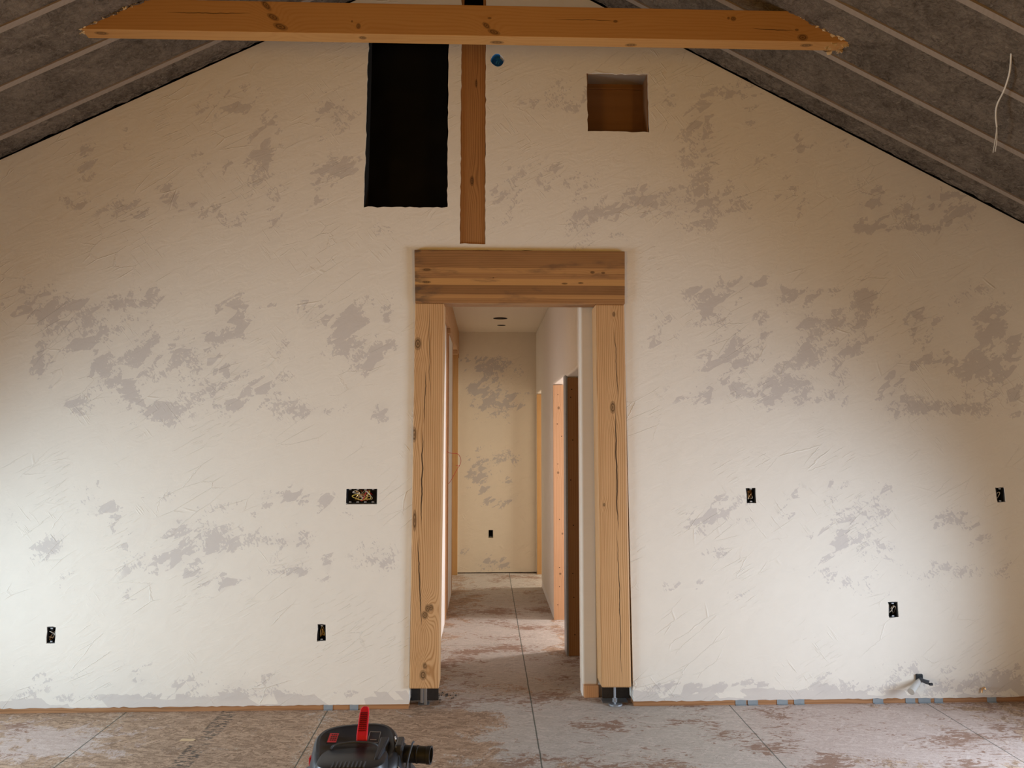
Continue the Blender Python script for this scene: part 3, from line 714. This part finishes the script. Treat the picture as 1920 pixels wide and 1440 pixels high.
# grit swept under the left post
random.seed(9); g = MB()
for i in range(150):
    px, py = random.gauss(800, 22), random.gauss(1304, 4); p = atZ(px, py); s = random.uniform(.002, .007)
    g.box(p.x - s, p.x + s, p.y - s, p.y + s * random.uniform(.4, 1), 0, s * random.uniform(.5, 1.2))
M['grit'] = plain('dark_grit', (0.09, 0.08, 0.07), 0.9, 0, 0.8, 90)
tag(g.build('rubble', M['grit']), 'dark grit and shavings scattered under the left doorway post', 'debris', kind='stuff')

# ------------------------------------------------------------------ hallway
HL, HR, HZ, HE = -0.36, 0.615, 2.93, 4.74
D1, D2, D3, D4, D5, D6 = 0.32, 1.12, 1.27, 2.27, 3.77, 4.57    # door openings along the right wall
HP = [(925,685,45,14,.8),(905,705,30,14,.6),(930,740,45,14,.6),(890,730,20,10,.6),(890,760,14,8,.5),(930,765,35,22,.8),(960,760,20,12,.5),
 (900,870,22,30,.6),(895,890,22,18,.7),(935,860,18,12,.6),(960,855,12,14,.6),(915,915,18,20,.6),(955,900,10,22,.5),(925,940,20,12,.5),(960,935,14,12,.6),(870,1035,14,14,.5),(910,1055,22,14,.8),(945,1055,20,14,.7),(920,700,50,40,.3)]
fh = [atY(px, py, HE) for px, py in ((916, 992), (924.5, 992), (924.5, 1007), (916, 1007))]
hb = (fh[0].x, fh[2].z, fh[1].x, fh[0].z)
o = panel('wall_hall_end', lin(HL - 0.3, HR + 0.3, 0.03), lin(0.012, HZ, 0.03), [hb], [], lambda a, b: Vector((a, HE, b)), M['plaster_hall'], blobs(HP))
md = o.modifiers.new('t', 'SOLIDIFY'); md.thickness = 0.1; md.offset = 1
MB().box(HL - .3, HR + .3, HE - 0.004, HE + .05, 0, 0.02).build('trim_3', M['plate'], kind='structure')
l1, l2 = atZ(938, 597, HZ), atZ(940, 610, HZ)
cn = panel('ceiling_hall', lin(HL - .5, HR + .1, .25), lin(0.10, HE + .1, .25), [], [(l1.x, l1.y, .082, .082), (l2.x, l2.y, .052, .052)], lambda a, b: Vector((a, b, HZ)), M['plaster_hall'])
for (c_, r_, lb) in ((l1, .082, 'larger round hole cut in the hallway ceiling, nearer the doorway'), (l2, .052, 'smaller round hole cut in the hallway ceiling, farther back')):
    o = MB().lathe((c_.x, c_.y, HZ + .0005), [(r_ * 1.0, 0), (r_ * 1.0, .14), (r_ * .1, .14)], 32, caps=False).build('ceiling_light_can', plain('can_inside', (.10, .085, .075), .6), smooth=True)
    tag(o, lb, 'light fitting')
M['hall_r'] = M['plaster_side']
# right hall wall with three door openings, plus the return beside the post
w = panel('wall_hall_right', lin(0.185, HE, 0.25), lin(0.07, HZ, 0.25), [(D1, 0.07, D2, 2.11), (D3, 0.07, D4, 2.13), (D5, 0.07, D6, 2.17)], [], lambda a, b: Vector((HR, a, b)), M['hall_r'])
bm = bmesh.new(); bm.from_mesh(w.data)
bmesh.ops.recalc_face_normals(bm, faces=bm.faces)
for f in bm.faces:
    if f.normal.x > 0: f.normal_flip()
bm.to_mesh(w.data); bm.free()
md = w.modifiers.new('t', 'SOLIDIFY'); md.thickness = 0.105; md.offset = -1
md = w.modifiers.new('b', 'BEVEL'); md.width = 0.016; md.segments = 4; md.limit_method = 'ANGLE'; md.angle_limit = R(40)
wb = MB()
for y0, y1 in ((0.185, D1), (D2, D3), (D4, D5), (D6, HE)): wb.box(HR + .004, HR + .10, y0 + .004, y1 - .004, 0, .072)
wb.build('trim_4', M['drywall'], kind='structure')
# upper gable side above the hall opening (closes the hall behind the lintel)
# rough wood block under the plastered return
p0, p1 = atY(1095, 1290, .17), atY(1122.5, 1290, .17)
o = MB().box(p0.x, p1.x, .165, .255, 0, .0745).build('stud_block', M['stud'], bevel=0.002)
tag(o, 'short pine stud end on the floor between plastered return and right doorway post', 'block')
# jamb boards in the openings
def jamb(label, y0, y1, z1, mat, x0=HR + .006, x1=HR + .115, nails=()):
    t = thing('door_jamb', (HR + .05, y0, 0), label, 'jamb', 'bare timber jambs off the hallway')
    MB().box(x0, x1, y0, y1, 0, z1).build('board', mat, t, 0.0015)
    n = MB()
    for px, py in nails:
        q = atY(px, py, y0); n.lathe((q.x, y0 - .0015, q.z), [(.0045, 0), (.0045, .003)], 8, 'y')
    if nails: n.build('nail_heads', M['dark'], t, kind=None)
    return t
M['jamb_dark'] = wood('shaded_jamb_wood', (0.36, 0.19, 0.085), (0.24, 0.11, 0.045), 'z', 380, contrast=0.5, warp=.03, seed=7)  # shade put into this jamb's colour, the bright jamb is its lit copy
M['jamb_mid'] = wood('bright_jamb_wood', (0.70, 0.42, 0.24), (0.52, 0.27, 0.12), 'z', 400, contrast=0.5, warp=.03, seed=12,
    knots=[(atY(px, py, D4).x, atY(px, py, D4).z, r1, r2) for px, py, r1, r2 in ((1047, 765, .010, .014), (1046, 886, .010, .012), (1054, 1000, .008, .01), (1050, 1075, .01, .01))])
M['jamb_far'] = wood('far_jamb_wood', (0.58, 0.33, 0.13), (0.40, 0.19, 0.06), 'z', 400, contrast=0.5, warp=.03, seed=15)
jamb('shade-darkened brown nailed board in the nearest hallway opening, behind the plastered return', D2 - .022, D2 - .002, 2.10, M['jamb_dark'], HR + .012, HR + .14,
     nails=[(1074, 825), (1072, 730), (1070, 900), (1074, 1075), (1075, 985), (1076, 1120), (1078, 1190), (1070, 745)])
jamb('orange pine jamb with nail heads in the middle opening of the right hallway wall', D4 - .022, D4 - .002, 2.12, M['jamb_mid'], HR + .002, HR + .16,
     nails=[(1046, 740), (1045, 795), (1046, 870), (1049, 974), (1049, 1064), (1049, 1100), (1046, 1134), (1053, 818)])
jamb('thin pine jamb in the farthest opening of the right hallway wall', D6 - .022, D6 - .002, 2.16, M['jamb_far'], HR + .002, HR + .13)
# metal corner strip on the partition between the first two openings
o = MB().box(HR - .004, HR + .012, D2 - .024, D3 - .02, 0.0, 2.12).build('corner_strip', M['metal'], bevel=.001)
tag(o, 'grey metal corner strip beside the dark board in the hallway', 'trim strip')
# rooms off the right side of the hall: partitions and outer shell
RX = 3.0
sh = MB(); sh.box(RX, RX + .1, .2, 5.0, 0, HZ).build('wall_rooms_outer', M['drywall'], kind='structure')
for i, (ya, yb) in enumerate(((.19, .29), (D2 + .01, D3 - .01), (2.95, 3.05), (4.84, 4.94))):
    MB().box(HR + .10, RX, ya, yb, 0, HZ).build('wall_partition_%d' % (i + 1), M['drywall'], kind='structure')
MB().box(HR + .1, RX + .1, .15, 5.0, HZ, HZ + .05).build('ceiling_rooms', M['drywall'], kind='structure')
MB().box(HR + .102, RX, .19, D2 + .01, 2.2, 2.25).build('ceiling_closet', M['drywall'], kind='structure')
# left hall side: boarded wall pieces, bare studs, header
def slab(name, y0, y1, x0, x1, z0, z1, mat): return MB().box(x0, x1, y0, y1, z0, z1).build(name, mat, kind='structure', bevel=.002)
slab('wall_hall_left', 0.175, 2.13, HL - .1, HL, 0, 2.645, M['drywall'])
slab('wall_hall_left_far', 2.62, 3.45, HL - .1, HL + .000, 0, 2.645, M['drywall'])
slab('wall_hall_left_end', 4.56, HE, HL - .1, HL, 0, 2.645, M['drywall'])
def stud(y0, y1, x1, label, z1=2.645, z0=0.0, mat='stud'):
    o = MB().box(HL - .10, x1, y0, y1, z0, z1).build('wall_stud', M[mat], bevel=.002)
    return tag(o, label, 'stud', 'bare studs along the left of the hallway')
stud(2.135, 2.175, HL + .004, 'bare stud on the hallway left, first past the bright white board')
stud(2.30, 2.34, HL + .003, 'slim bare stud on the hallway left, second past the bright white board')
stud(2.57, 2.615, HL + .004, 'bare stud on the hallway left, just before the second white board')
stud(3.452, 3.495, HL + .004, 'bare stud at the near side of the far left hallway opening')
stud(4.515, 4.555, HL + .024, 'wide brown stud board in the far left corner of the hallway', mat='jamb_far')
slab('wall_void_back', 0.14, HE, HL - .14, HL - .12, 0, HZ, M['drywall'])
M['header'] = wood('header_wood', (0.62, 0.38, 0.20), (0.46, 0.24, 0.11), 'y', 350, contrast=0.4, warp=.03, seed=21)
o = MB().box(HL - .1, HL + .028, 0.14, HE - .002, 2.65, HZ - .004).build('header_beam', M['header'], bevel=.002)
tag(o, 'pale timber header running high along the left side of the hallway', 'beam')
for (px, py, yy, lb) in ((840, 611, 2.30, 'small sawn wood block under the hallway header, nearest the doorway'), (855, 652, 4.10, 'small sawn wood block under the hallway header, middle one'), (860.5, 665, 4.52, 'small dark wood block under the hallway header at the far corner')):
    q = atY(px, py, yy)
    o = MB().box(HL - .03, HL + .030, yy, yy + .05, 2.648 - .048, 2.648).build('wood_block', M['jamb_dark'] if yy > 4.2 else M['header'], bevel=.002)
    tag(o, lb, 'block')
# loose wires curling out of the left hall wall
yy = 2.35
pts = [atY(px, py, yy + dy) for px, py, dy in ((835, 842, .0), (840, 848, .0), (848, 850, .02), (858, 851, .05), (863, 858, .06), (864, 866, .05), (861, 873, .04), (855, 872, .03))]
o = MB().tube(pts, .0022, 6).build('copper_wire', M['red_wire'], smooth=True); tag(o, 'thin reddish wire looping out over the hallway studs, upper strand', 'wire')
pts = [atY(px, py, yy + dy) for px, py, dy in ((862, 873, .04), (857, 880, .03), (850, 893, .02), (845, 902, .01), (841, 907, .0))]
o = MB().tube(pts, .0022, 6).build('copper_wire', M['red_wire'], smooth=True); tag(o, 'thin reddish wire drooping in front of the hallway studs, lower strand', 'wire')

# ------------------------------------------------------------------ things set in the gable wall
# black sheeting behind the tall opening
def sheeting():
    m = MB(); xs = lin(warp(VOID[0], 3.4) - .06, warp(VOID[2], 3.4) + .035, .03); zs = lin(VOID[1] - .05, VOID[3] + .05, .03); b = []
    for z in zs:
        for x in xs:
            p = Vector((x * 5, 1, z * 5)); m.v.append(Vector((x, .20 + .012 * mn.noise(p) + .006 * mn.noise(p * 2.5), z)))
    n = len(xs)
    for j in range(len(zs) - 1):
        for i in range(n - 1): m.f.append((j * n + i, j * n + i + 1, (j + 1) * n + i + 1, (j + 1) * n + i))
    mt = MAT('black_sheet'); mt.out((0.004, 0.0042, 0.0045), 0.5, Specular_IOR_Level=0.15)
    o = m.build('plastic_sheet', mt.m, smooth=True); md = o.modifiers.new('t', 'SOLIDIFY'); md.thickness = .001
    tag(o, 'black sheeting inside the tall rectangular opening left of the upper post', 'sheet')
sheeting()
# near-black boards added in that shaft, shade put into their colour
x0, x1 = warp(VOID[0], 3.4), warp(VOID[2], 3.4)
MB().box(x0 - .08, x0 - .012, .131, .29, VOID[1] - .08, VOID[3] + .08).box(x1 + .040, x1 + .045, .131, .29, VOID[1] - .08, VOID[3] + .08).box(x0 - .08, x1 + .04, .131, .29, VOID[1] - .08, VOID[1] - .06).hexa([(warp(VOID[0], z) + a_, y_, z) for z in (VOID[1], VOID[3]) for a_, y_ in ((.001, .008), (.005, .008), (.005, .131), (.001, .131))]).build('shaft_shade', M['dark'], kind='structure')
# plywood box in the square hole
x0, x1, z0, z1 = warp(SQ[0], 3.9), warp(SQ[2], 3.9), SQ[1], SQ[3]
M['ply'] = wood('brown_board', (0.24, 0.125, 0.06), (0.19, 0.095, 0.045), 'x', 60, contrast=0.3)
t = thing('recess_box', ((x0 + x1) / 2, 0, z0), 'square recess lined with brown board high on the right of the wall', 'recess')
yb = .14
MB().box(x0 - .012, x1 + .012, yb, yb + .012, z0 - .012, z1 + .012).build('back_board', M['ply'], t)
MB().box(x0 - .001, x0 + .006, .007, yb, z0 - .001, z1 + .001).build('side_board', M['ply'], t)
MB().box(x1 - .006, x1 + .001, .007, yb, z0 - .001, z1 + .001).build('side_board', M['ply'], t)
MB().box(x0 + .006, x1 - .006, .010, yb, z1 - .006, z1 + .001).build('top_board', M['rafter'], t)
MB().box(x0 + .006, x1 - .006, .010, yb, z0 - .001, z0 + .004).build('bottom_board', M['ply'], t)
MB().box(x0 - .001, x1 + .001, yb - .012, yb - .002, z1 - .045, z1 - .035).build('cleat', M['ply'], t)
# thin ragged plaster lips round the openings
# blue ceiling-fan style box
t = thing('round_box', (rc.x, 0, rc.z), 'round blue electrical box right of the upper post', 'electrical box')
MB().lathe((rc.x, 0, rc.z), [(.043, .006), (.043, .05), (.001, .05), (.001, .047), (.040, .047), (.040, .006)], 28, 'y', caps=False).loft([[(rc.x + r * cos(2 * pi * k / 28), .006, rc.z + r * sin(2 * pi * k / 28)) for k in range(28)] for r in (.043, .040)], False, False).build('cup', M['blue'], t, smooth=True)
MB().tube([(rc.x - .01, .047, rc.z + .02), (rc.x - .004, .02, rc.z + .005), (rc.x - .012, .02, rc.z - .02)], .004, 6).tube([(rc.x + .012, .047, rc.z + .01), (rc.x + .010, .022, rc.z - .005), (rc.x + .002, .02, rc.z - .022)], .004, 6).build('wire', M['blue'], t, smooth=True)
MB().box(rc.x - .012, rc.x + .010, .004, .012, rc.z - .048, rc.z - .036).build('screw_tab', M['blue'], t, .001)

def ebox(h, label, wires, seed, y=0.0, screws=True, vertical=True, usewarp=True):
    zc = (h[1] + h[3]) / 2; f = warp if usewarp else (lambda a, b: a)
    x0, x1, z0, z1 = f(h[0], zc) + .0015, f(h[2], zc) - .0015, h[1] + .0015, h[3] - .0015
    t = thing('junction_box', ((x0 + x1) / 2, y, z0), label, 'electrical box', 'open junction boxes in the walls')
    w = .003; d = .065; yf = y + .004
    m = MB()
    m.box(x0, x1, y + d - w, y + d, z0, z1)
    m.box(x0, x0 + w, yf, y + d - w, z0, z1).box(x1 - w, x1, yf, y + d - w, z0, z1)
    m.box(x0 + w, x1 - w, yf, y + d - w, z0, z0 + w).box(x0 + w, x1 - w, yf, y + d - w, z1 - w, z1)
    m.build('case', M['black_plastic'], t)
    if screws:
        xs = [(x0 + x1) / 2] if (x1 - x0) < (z1 - z0) else [x0 + (x1 - x0) * q for q in (.12, .37, .62, .87)]
        for x in xs:
            MB().box(x - .007, x + .007, yf + .002, yf + .006, z0 + w, z0 + .011).build('screw_tab', M['metal'], t, .0005)
            MB().box(x - .007, x + .007, yf + .002, yf + .006, z1 - .011, z1 - w).build('screw_tab', M['metal'], t, .0005)
    random.seed(seed); W, H = x1 - x0, z1 - z0
    for mt in wires:
        pts = []
        ax, az = random.uniform(.2, .8), random.choice((.15, .85)); pts.append((x0 + W * ax, y + d - .008, z0 + H * az))
        for k in range(4):
            pts.append((x0 + W * random.uniform(.15, .85), y + random.uniform(.008, .035), z0 + H * random.uniform(.18, .82)))
        MB().tube(pts, .0021, 6).build('wire', M[mt], t, smooth=True)
    return t
ebox(bh[0], 'wide four-gang box full of coloured wires just left of the doorway', ['white_wire', 'copper', 'yellow', 'white_wire', 'red_wire', 'copper', 'yellow', 'white_wire', 'red_wire', 'copper', 'white_wire'], 3)
ebox(bh[1], 'open outlet box low on the far left of the wall', ['white_wire', 'white_wire', 'black_plastic', 'copper'], 5)
ebox(bh[2], 'open outlet box low on the wall between vacuum and doorway', ['yellow', 'copper', 'yellow', 'white_wire'], 8)
ebox(bh[3], 'open switch box at waist height nearest right of the doorway', ['copper', 'copper', 'white_wire'], 12)
ebox(bh[4], 'open switch box at waist height by the right edge', ['white_wire', 'black_plastic'], 14)
ebox(bh[5], 'open outlet box low on the right, above the pipe stub', ['black_plastic', 'white_wire', 'white_wire'], 17)
ebox(hb, 'small black outlet box on the far hallway wall', ['black_plastic'], 19, y=HE, usewarp=False)

# pipe stub and valve low on the right
p = [atY(1708, 1297, -.09), atY(1716, 1286, -.05), atY(1726, 1274, -.004)]
t = thing('pipe_stub', (p[0].x, -.09, 0), 'pale pipe stub with black fitting poking out low right', 'pipe')
MB().tube([p[0], p[1], p[2]], lambda s: .021 - .007 * s, 16).build('pipe', M['pvc'], t, smooth=True)
q = [atY(1724, 1271, -.004), atY(1730, 1276, -.03), atY(1742, 1280, -.05)]
MB().tube(q, lambda s: .010 + .004 * s, 10).build('fitting', M['vac_grey'], t, smooth=True)
c_ = atY(1729, 1277, -.02)
MB().box(c_.x - .03, c_.x + .012, -.012, .01, c_.z - .012, c_.z + .038).build('bracket', M['black_plastic'], t, .004)
c_ = atY(1744, 1283, -.05)
MB().lathe((c_.x - .004, -.05, c_.z), [(.008, 0), (.008, .018)], 10, 'x').build('cap', M['black_plastic'], t, smooth=True)

# little grey tabs over the bottom plate
tabs = [(607, 624, 'grey tape tab over the bottom plate, farther left of doorway'), (656, 672, 'grey tape tab over the bottom plate, nearer left of doorway'),
 (1379, 1399, 'first grey tape tab right of the doorway along the wall foot'), (1402, 1421, 'second grey tape tab right of the doorway along the wall foot'), (1457, 1477, 'third grey tape tab right of the doorway along the wall foot'),
 (1489, 1508, 'fourth grey tape tab right of the doorway along the wall foot'), (1637, 1656, 'grey tape tab left of the pipe stub at the wall foot'), (1698, 1716, 'grey tape tab right beneath the pipe stub'),
 (1722, 1745, 'grey tape tab just right of the pipe stub at the wall foot'), (1752, 1768, 'grey tape tab second right of the pipe stub at the wall foot'), (1851, 1868, 'rightmost grey tape tab at the wall foot')]
for i, (xa, xb, lb) in enumerate(tabs):
    a_, b_ = atY(xa, 1308), atY(xb, 1308); m = MB(); j = .002 * (i % 3)
    m.box(a_.x, b_.x, .0005, .0028, .002, .030 + j).box(a_.x + .002, b_.x - .001, -.012, .0005, .0005, .003)
    tag(m.build('tape_tab', M['tape']), lb, 'tape', 'grey tabs along the wall foot')
# bit of bent wire by the wall foot
o = MB().tube([atY(1841, 1299, -.01), atY(1842, 1292, -.01), atY(1846, 1289, -.015), atY(1848, 1293, -.02)], .005, 6).build('pipe_hook', M['copper'], smooth=True)
tag(o, 'short bent brown hook at the wall foot near the right edge', 'hook')

# cable hanging from the foam on the right
def onceil(px, py, off=0.0):
    d = ray(px, py); n = Vector((-SR, 0, 1)); t_ = (Vector((XA, 0, ZA)) - CAM).dot(n) / d.dot(n); return CAM + d * (t_ * (1 - off))
pp = [onceil(1896, 98, -.004), onceil(1893, 135, .006), onceil(1883, 168, .012), onceil(1870, 195, .016), onceil(1867, 215, .02), onceil(1869, 238, .022)]
t = thing('hanging_cable', pp[0], 'pale cable dangling from the foam ceiling at the upper right', 'cable')
MB().tube(pp, .0042, 8).build('sheath', M['white_wire'], t, smooth=True)
e = pp[-1]
MB().tube([e, onceil(1866, 262, .022), onceil(1862, 286, .022)], .0022, 6).build('conductor', M['white_wire'], t, smooth=True)
MB().tube([e, onceil(1869, 262, .02), onceil(1866, 284, .02)], .0026, 6).build('conductor', M['white_wire'], t, smooth=True)

# yellowish wood chip on the floor at left
p = atZ(350, 1388)
bm_ = MB().hexa([(p.x - .035, p.y - .010, 0.0005), (p.x + .04, p.y - .016, 0.0005), (p.x + .045, p.y + .006, 0.0005), (p.x - .03, p.y + .016, 0.0005)] +
                [(p.x - .035, p.y - .010, 0.004), (p.x + .04, p.y - .016, 0.004), (p.x + .045, p.y + .006, 0.004), (p.x - .03, p.y + .016, 0.004)])
tag(bm_.build('wood_chip', plain('pale_chip', (.62, .45, .27), .7)), 'pale yellow wood chip on the floor at lower left', 'wood chip')

# ------------------------------------------------------------------ shop vacuum
def vacuum():
    VX, VY = -0.517, -1.60
    c11, s11 = cos(R(11)), sin(R(11))
    lidz = lambda x, y: .4068 + .18 * ((-x * s11 + y * c11) - .05)
    t = thing('shop_vacuum', (VX, VY, 0), 'black shop vacuum with red latch handle standing in front of the wall', 'vacuum cleaner')
    def ring(rx, ry, z, e=2.6, cx=0.0, cy=0.0, n=56):
        r = []
        for k in range(n):
            a = 2 * pi * k / n; c, s = cos(a), sin(a)
            r.append((VX + cx + rx * math.copysign(abs(c) ** (2 / e), c), VY + cy + ry * math.copysign(abs(s) ** (2 / e), s), z))
        return r
    MB().loft([ring(.185, .185, .06, 2.1), ring(.20, .20, .075, 2.1), ring(.225, .225, .24, 2.1), ring(.228, .228, .262, 2.1)]).build('tank', M['vac_black'], t, smooth=True)
    MB().loft([ring(.232, .232, .255, 2.1), ring(.243, .243, .260, 2.1), ring(.243, .243, .280, 2.1), ring(.225, .225, .292, 2.1)]).build('rim', M['vac_grey'], t, smooth=True)
    # powerhead: tall at the back, sloping down toward the camera
    def tilt(r, top, k):
        return [(x, y, z + (k * (y - VY - .05))) for x, y, z in r]
    head = [ring(.215, .205, .285, 2.4), ring(.195, .190, .30, 2.6, 0, .01), tilt(ring(.183, .178, .345, 3.0, .0, .012), 0, .10), tilt(ring(.176, .170, .375, 3.2, 0, .014), 0, .14),
            tilt(ring(.170, .163, .398, 3.2, .0, .016), 0, .18), tilt(ring(.160, .152, .408, 3.2, 0, .018), 0, .18), tilt(ring(.148, .138, .410, 3.2, 0, .02), 0, .18), tilt(ring(.142, .131, .406, 3.2, 0, .022), 0, .18)]
    ca, sa = cos(R(11)), sin(R(11))
    head = [[(VX + (x - VX) * ca - (y - VY) * sa, VY + (x - VX) * sa + (y - VY) * ca, z) for x, y, z in r] for r in head]
    MB().loft(head).build('lid', M['vac_black'], t, smooth=True)
    zt = lambda y: .406 + .18 * (y - .05)
    # motor hump in front with an arched vent
    hump = []
    for z, s in ((.33, 1.0), (.375, .98), (.392, .93), (.397, .86)):
        hump.append([(x, y, z_) for x, y, z_ in ring(.142 * s, .115 * s, z, 3.2, -.002, -.088)])
    h = MB().loft(hump).build('motor_cover', M['vac_black'], t, smooth=True)
    g = MB()
    for i in range(9):
        x = VX - .065 + i * .015; g.box(x - .003, x + .003, VY - .19, VY - .135, .385, .3995)
    g.build('vent_slats', M['vac_grey'], t, .001, kind='stuff')
    # groove line and seams
    MB().tube([(VX - .10, VY - .02, .40), (VX - .085, VY + .005, .4085), (VX - .0, VY + .018, .412), (VX + .075, VY + .005, .4085), (VX + .105, VY - .04, .398)], .004, 8).build('seam_ridge', M['vac_grey'], t, smooth=True)
    MB().hexa([(VX + .080, VY - .13, .37), (VX + .115, VY - .13, .35), (VX + .135, VY + .05, .36), (VX + .09, VY + .04, .38),
               (VX + .088, VY - .12, .405), (VX + .105, VY - .12, .398), (VX + .125, VY + .045, .424), (VX + .088, VY + .040, .424)]).build('side_latch_housing', M['vac_black'], t, .006)
    # red latch handle, leaning up and back
    hx, hy, hz = VX + .012, VY + .065, zt(.065) + .0
    def hr(w, th, y, z): return [(hx - w, y - th, z), (hx + w, y - th, z), (hx + w * .9, y + th, z), (hx - w * .9, y + th, z)]
    bb = MB().loft([hr(.0225, .010, hy - .015, hz - .004), hr(.0225, .013, hy - .006, hz + .020), hr(.0215, .012, hy + .020, hz + .052), hr(.0205, .011, hy + .048, hz + .085), hr(.0175, .010, hy + .060, hz + .100), hr(.010, .007, hy + .064, hz + .107)])
    h = bb.build('handle', M['red'], t, .004)
    g = MB()
    for j in range(4):
        for i in range(10):
            s_ = i / 9; z = hz + .034 + s_ * .056; y = hy + .005 + s_ * .044; x = hx - .0125 + j * .0083
            g.box(x - .0024, x + .0024, y - .0145, y - .009, z - .0022, z + .0022)
    dr = plain('dark_red', (.22, .008, .015), .5); g.build('grip_studs', dr, h)
    MB().box(hx - .006, hx + .006, hy - .006, hy - .001, hz + .024, hz + .033).build('latch_button', dr, h, .002)
    # hose port on the right
    pc = Vector((VX + .165, VY + .02, .365))
    prof = [(.040, .0), (.040, .022), (.033, .026), (.0325, .075), (.0345, .077), (.0345, .082), (.0325, .084), (.0325, .118), (.035, .120), (.035, .136), (.029, .136), (.028, .06), (.001, .06)]
    m = MB().lathe((0, 0, 0), prof, 32, 'x', caps=False); Rz = Matrix.Rotation(R(-10), 3, 'Z')
    m.v = [Rz @ v + pc for v in m.v]; m.build('hose_port', M['black_plastic'], t, smooth=True)
    MB().box(VX + .155, VX + .185, VY - .03, VY + .07, .34, .415).build('port_mount', M['vac_black'], t, .008)
    # silver clips
    MB().hexa([(VX + .147, VY + .045, .375), (VX + .158, VY + .025, .372), (VX + .160, VY + .030, .372), (VX + .150, VY + .050, .375), (VX + .145, VY + .05, .420), (VX + .150, VY + .035, .418), (VX + .153, VY + .04, .418), (VX + .148, VY + .055, .42)]).build('clip', M['white'], t)
    MB().hexa([(VX + .178, VY - .075, .315), (VX + .186, VY - .088, .315), (VX + .189, VY - .085, .315), (VX + .181, VY - .072, .315), (VX + .172, VY - .075, .352), (VX + .178, VY - .086, .350), (VX + .181, VY - .083, .350), (VX + .175, VY - .072, .352)]).build('clip', M['white'], t)
    # labels: red framed square on the left shoulder, thin outlined square right of the handle
    def decal(cx, cy, w, h_, mat, name, k=.18, kx=0.0):
        z = lidz
        m = MB(); P_ = [(cx - w, cy - h_), (cx + w, cy - h_), (cx + w, cy + h_), (cx - w, cy + h_)]
        m.hexa([(VX + x, VY + y, z(x, y) - .002) for x, y in P_] + [(VX + x, VY + y, z(x, y) + .0006) for x, y in P_]); return m.build(name, mat, t)
    decal(-.108, .062, .021, .036, M['black_plastic'], 'label_plate')
    lr = decal(-.108, .062, .018, .032, M['red'], 'label'); lr.location.z += .0008
    lm = MB()
    for j in range(4):
        y = .042 + j * .013
        for i in range(3):
            x = -.118 + i * .009; z = lidz(x, y) + .0014; lm.box(VX + x, VX + x + .006, VY + y, VY + y + .006, z, z + .0008)
    lm.build('label_print', M['black_plastic'], lr)
    fr = MB(); cx, cy, w, h_ = .058, .075, .023, .040
    for xa, xb, ya, yb_ in ((cx - w, cx + w, cy - h_, cy - h_ + .003), (cx - w, cx + w, cy + h_ - .003, cy + h_), (cx - w, cx - w + .0018, cy - h_, cy + h_), (cx + w - .0018, cx + w, cy - h_, cy + h_), (cx - .014, cx + .012, cy - .022, cy - .016)):
        fr.hexa([(VX + x, VY + y, lidz(x, y)) for x, y in ((xa, ya), (xb, ya), (xb, yb_), (xa, yb_))] + [(VX + x, VY + y, lidz(x, y) + .0008) for x, y in ((xa, ya), (xb, ya), (xb, yb_), (xa, yb_))])
    fr.build('outline_label', M['label'], t)
    MB().box(VX - .192, VX - .180, VY + .0, VY + .03, .325, .36).build('side_mark', M['red'], t, .003)
    # power cord looped over the port
    MB().tube([(VX + .225, VY + .03, .405), (VX + .222, VY + .0, .408), (VX + .212, VY - .05, .375), (VX + .205, VY - .10, .33), (VX + .20, VY - .16, .29), (VX + .235, VY - .21, .2), (VX + .27, VY - .22, .05), (VX + .25, VY - .15, .006), (VX + .1, VY - .3, .006)], .004, 8).build('power_cord', M['vac_grey'], t, smooth=True)
    MB().tube([(VX + .212, VY + .02, .33), (VX + .213, VY + .02, .27)], .003, 6).build('stay', M['black_plastic'], t)
    for i in range(4):
        a = pi / 4 + i * pi / 2; cx, cy = VX + .20 * cos(a), VY + .20 * sin(a)
        w = MB().lathe((cx - .011, cy, .028), [(.02, 0), (.028, .004), (.028, .018), (.02, .022)], 20, 'x').build('caster', M['black_plastic'], t, smooth=True)
        MB().box(cx - .018, cx + .018, cy - .02, cy + .02, .055, .09).build('caster_mount', M['vac_black'], t, .004)
vacuum()
